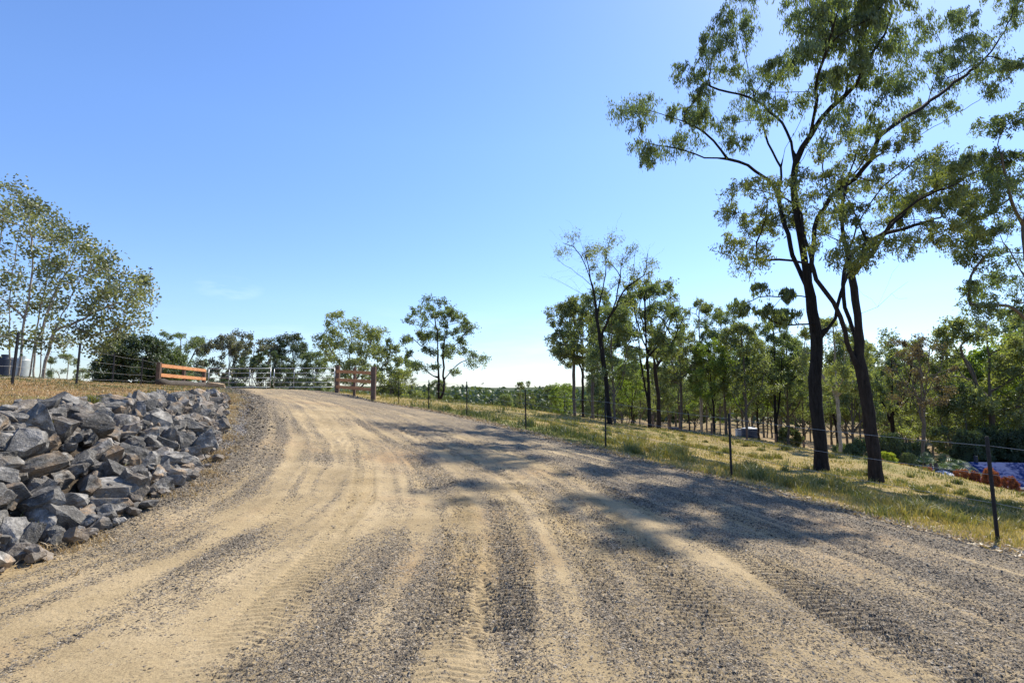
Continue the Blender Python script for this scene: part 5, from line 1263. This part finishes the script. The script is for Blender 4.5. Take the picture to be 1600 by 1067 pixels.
palm(1462, 684, 33, 50, 'tall garden palm with arching fronds above the gazebo', 41)
palm(1486, 690, 34, 45, 'garden palm just right of the taller palm', 42)
palm(1444, 697, 32, 38, 'shorter garden palm left of the taller palm', 43)
palm(1508, 704, 36, 30, 'small palm by the left end of the blue roof', 44)

# ------------------------------------------------------------------ animals
def skin(name, nodes, edges, mat, parent=None, root=0, sub=1):
    me = bpy.data.meshes.new(name); me.from_pydata([n[0] for n in nodes], edges, [])
    o = bpy.data.objects.new(name, me); COL.objects.link(o)
    m = o.modifiers.new('s', 'SKIN'); m.use_smooth_shade = True
    for i, n in enumerate(nodes):
        r_ = n[1]; me.skin_vertices[0].data[i].radius = r_ if isinstance(r_, tuple) else (r_, r_)
    me.skin_vertices[0].data[root].use_root = True
    s = o.modifiers.new('u', 'SUBSURF'); s.levels = s.render_levels = sub
    bpy.context.view_layer.update()
    dg = bpy.context.evaluated_depsgraph_get(); m2 = bpy.data.meshes.new_from_object(o.evaluated_get(dg))
    bpy.data.objects.remove(o); m2.materials.clear(); return obj(name, m2, mat, parent)
nodes = [((-.7,0,1.1),.27),((-.25,0,1.08),.33),((.25,0,1.06),.33),((.65,0,1.1),.3),((.95,0,1.22),.17),((1.2,0,1.3),.13),((1.42,0,1.16),.09),((1.55,0,1.05),.065),
         ((.6,.17,.75),.11),((.6,.18,.42),.065),((.6,.18,.04),.055),((.6,-.17,.75),.11),((.66,-.18,.42),.065),((.64,-.18,.04),.055),
         ((-.72,.17,.8),.16),((-.82,.18,.48),.07),((-.76,.18,.04),.055),((-.68,-.17,.8),.16),((-.72,-.18,.48),.07),((-.64,-.18,.04),.055),
         ((-.98,0,1.1),.04),((-1.03,0,.6),.03),((1.18,.16,1.36),.035),((1.18,-.16,1.36),.035)]
edges = [(0,1),(1,2),(2,3),(3,4),(4,5),(5,6),(6,7),(3,8),(8,9),(9,10),(3,11),(11,12),(12,13),(0,14),(14,15),(15,16),(0,17),(17,18),(18,19),(0,20),(20,21),(5,22),(5,23)]
c = PX(1058, 672, 88); o = skin('cow', nodes, edges, MAT['black_hide'], None, 1); o.location = (c[0], c[1], Hs(c[0], c[1])); o.rotation_euler = (0, 0, 2.2)
tag(o, 'black cow standing in the shade of the wood', 'cow')
nodes = [((0,0,0),.05),((.12,0,.01),.04),((.2,0,.02),.025),((-.16,0,0),.02),((-.02,.12,.07),(.03,.01)),((-.06,.3,.13),(.02,.006)),((-.02,-.12,.07),(.03,.01)),((-.06,-.3,.13),(.02,.006))]
o = skin('bird', nodes, [(0,1),(1,2),(0,3),(0,4),(4,5),(0,6),(6,7)], MAT['black_hide'], None, 0)
o.location = PX(235, 420, 40); o.rotation_euler = (.1, .1, .9); tag(o, 'tiny dark bird flying right of the pale stemmed tree', 'bird')
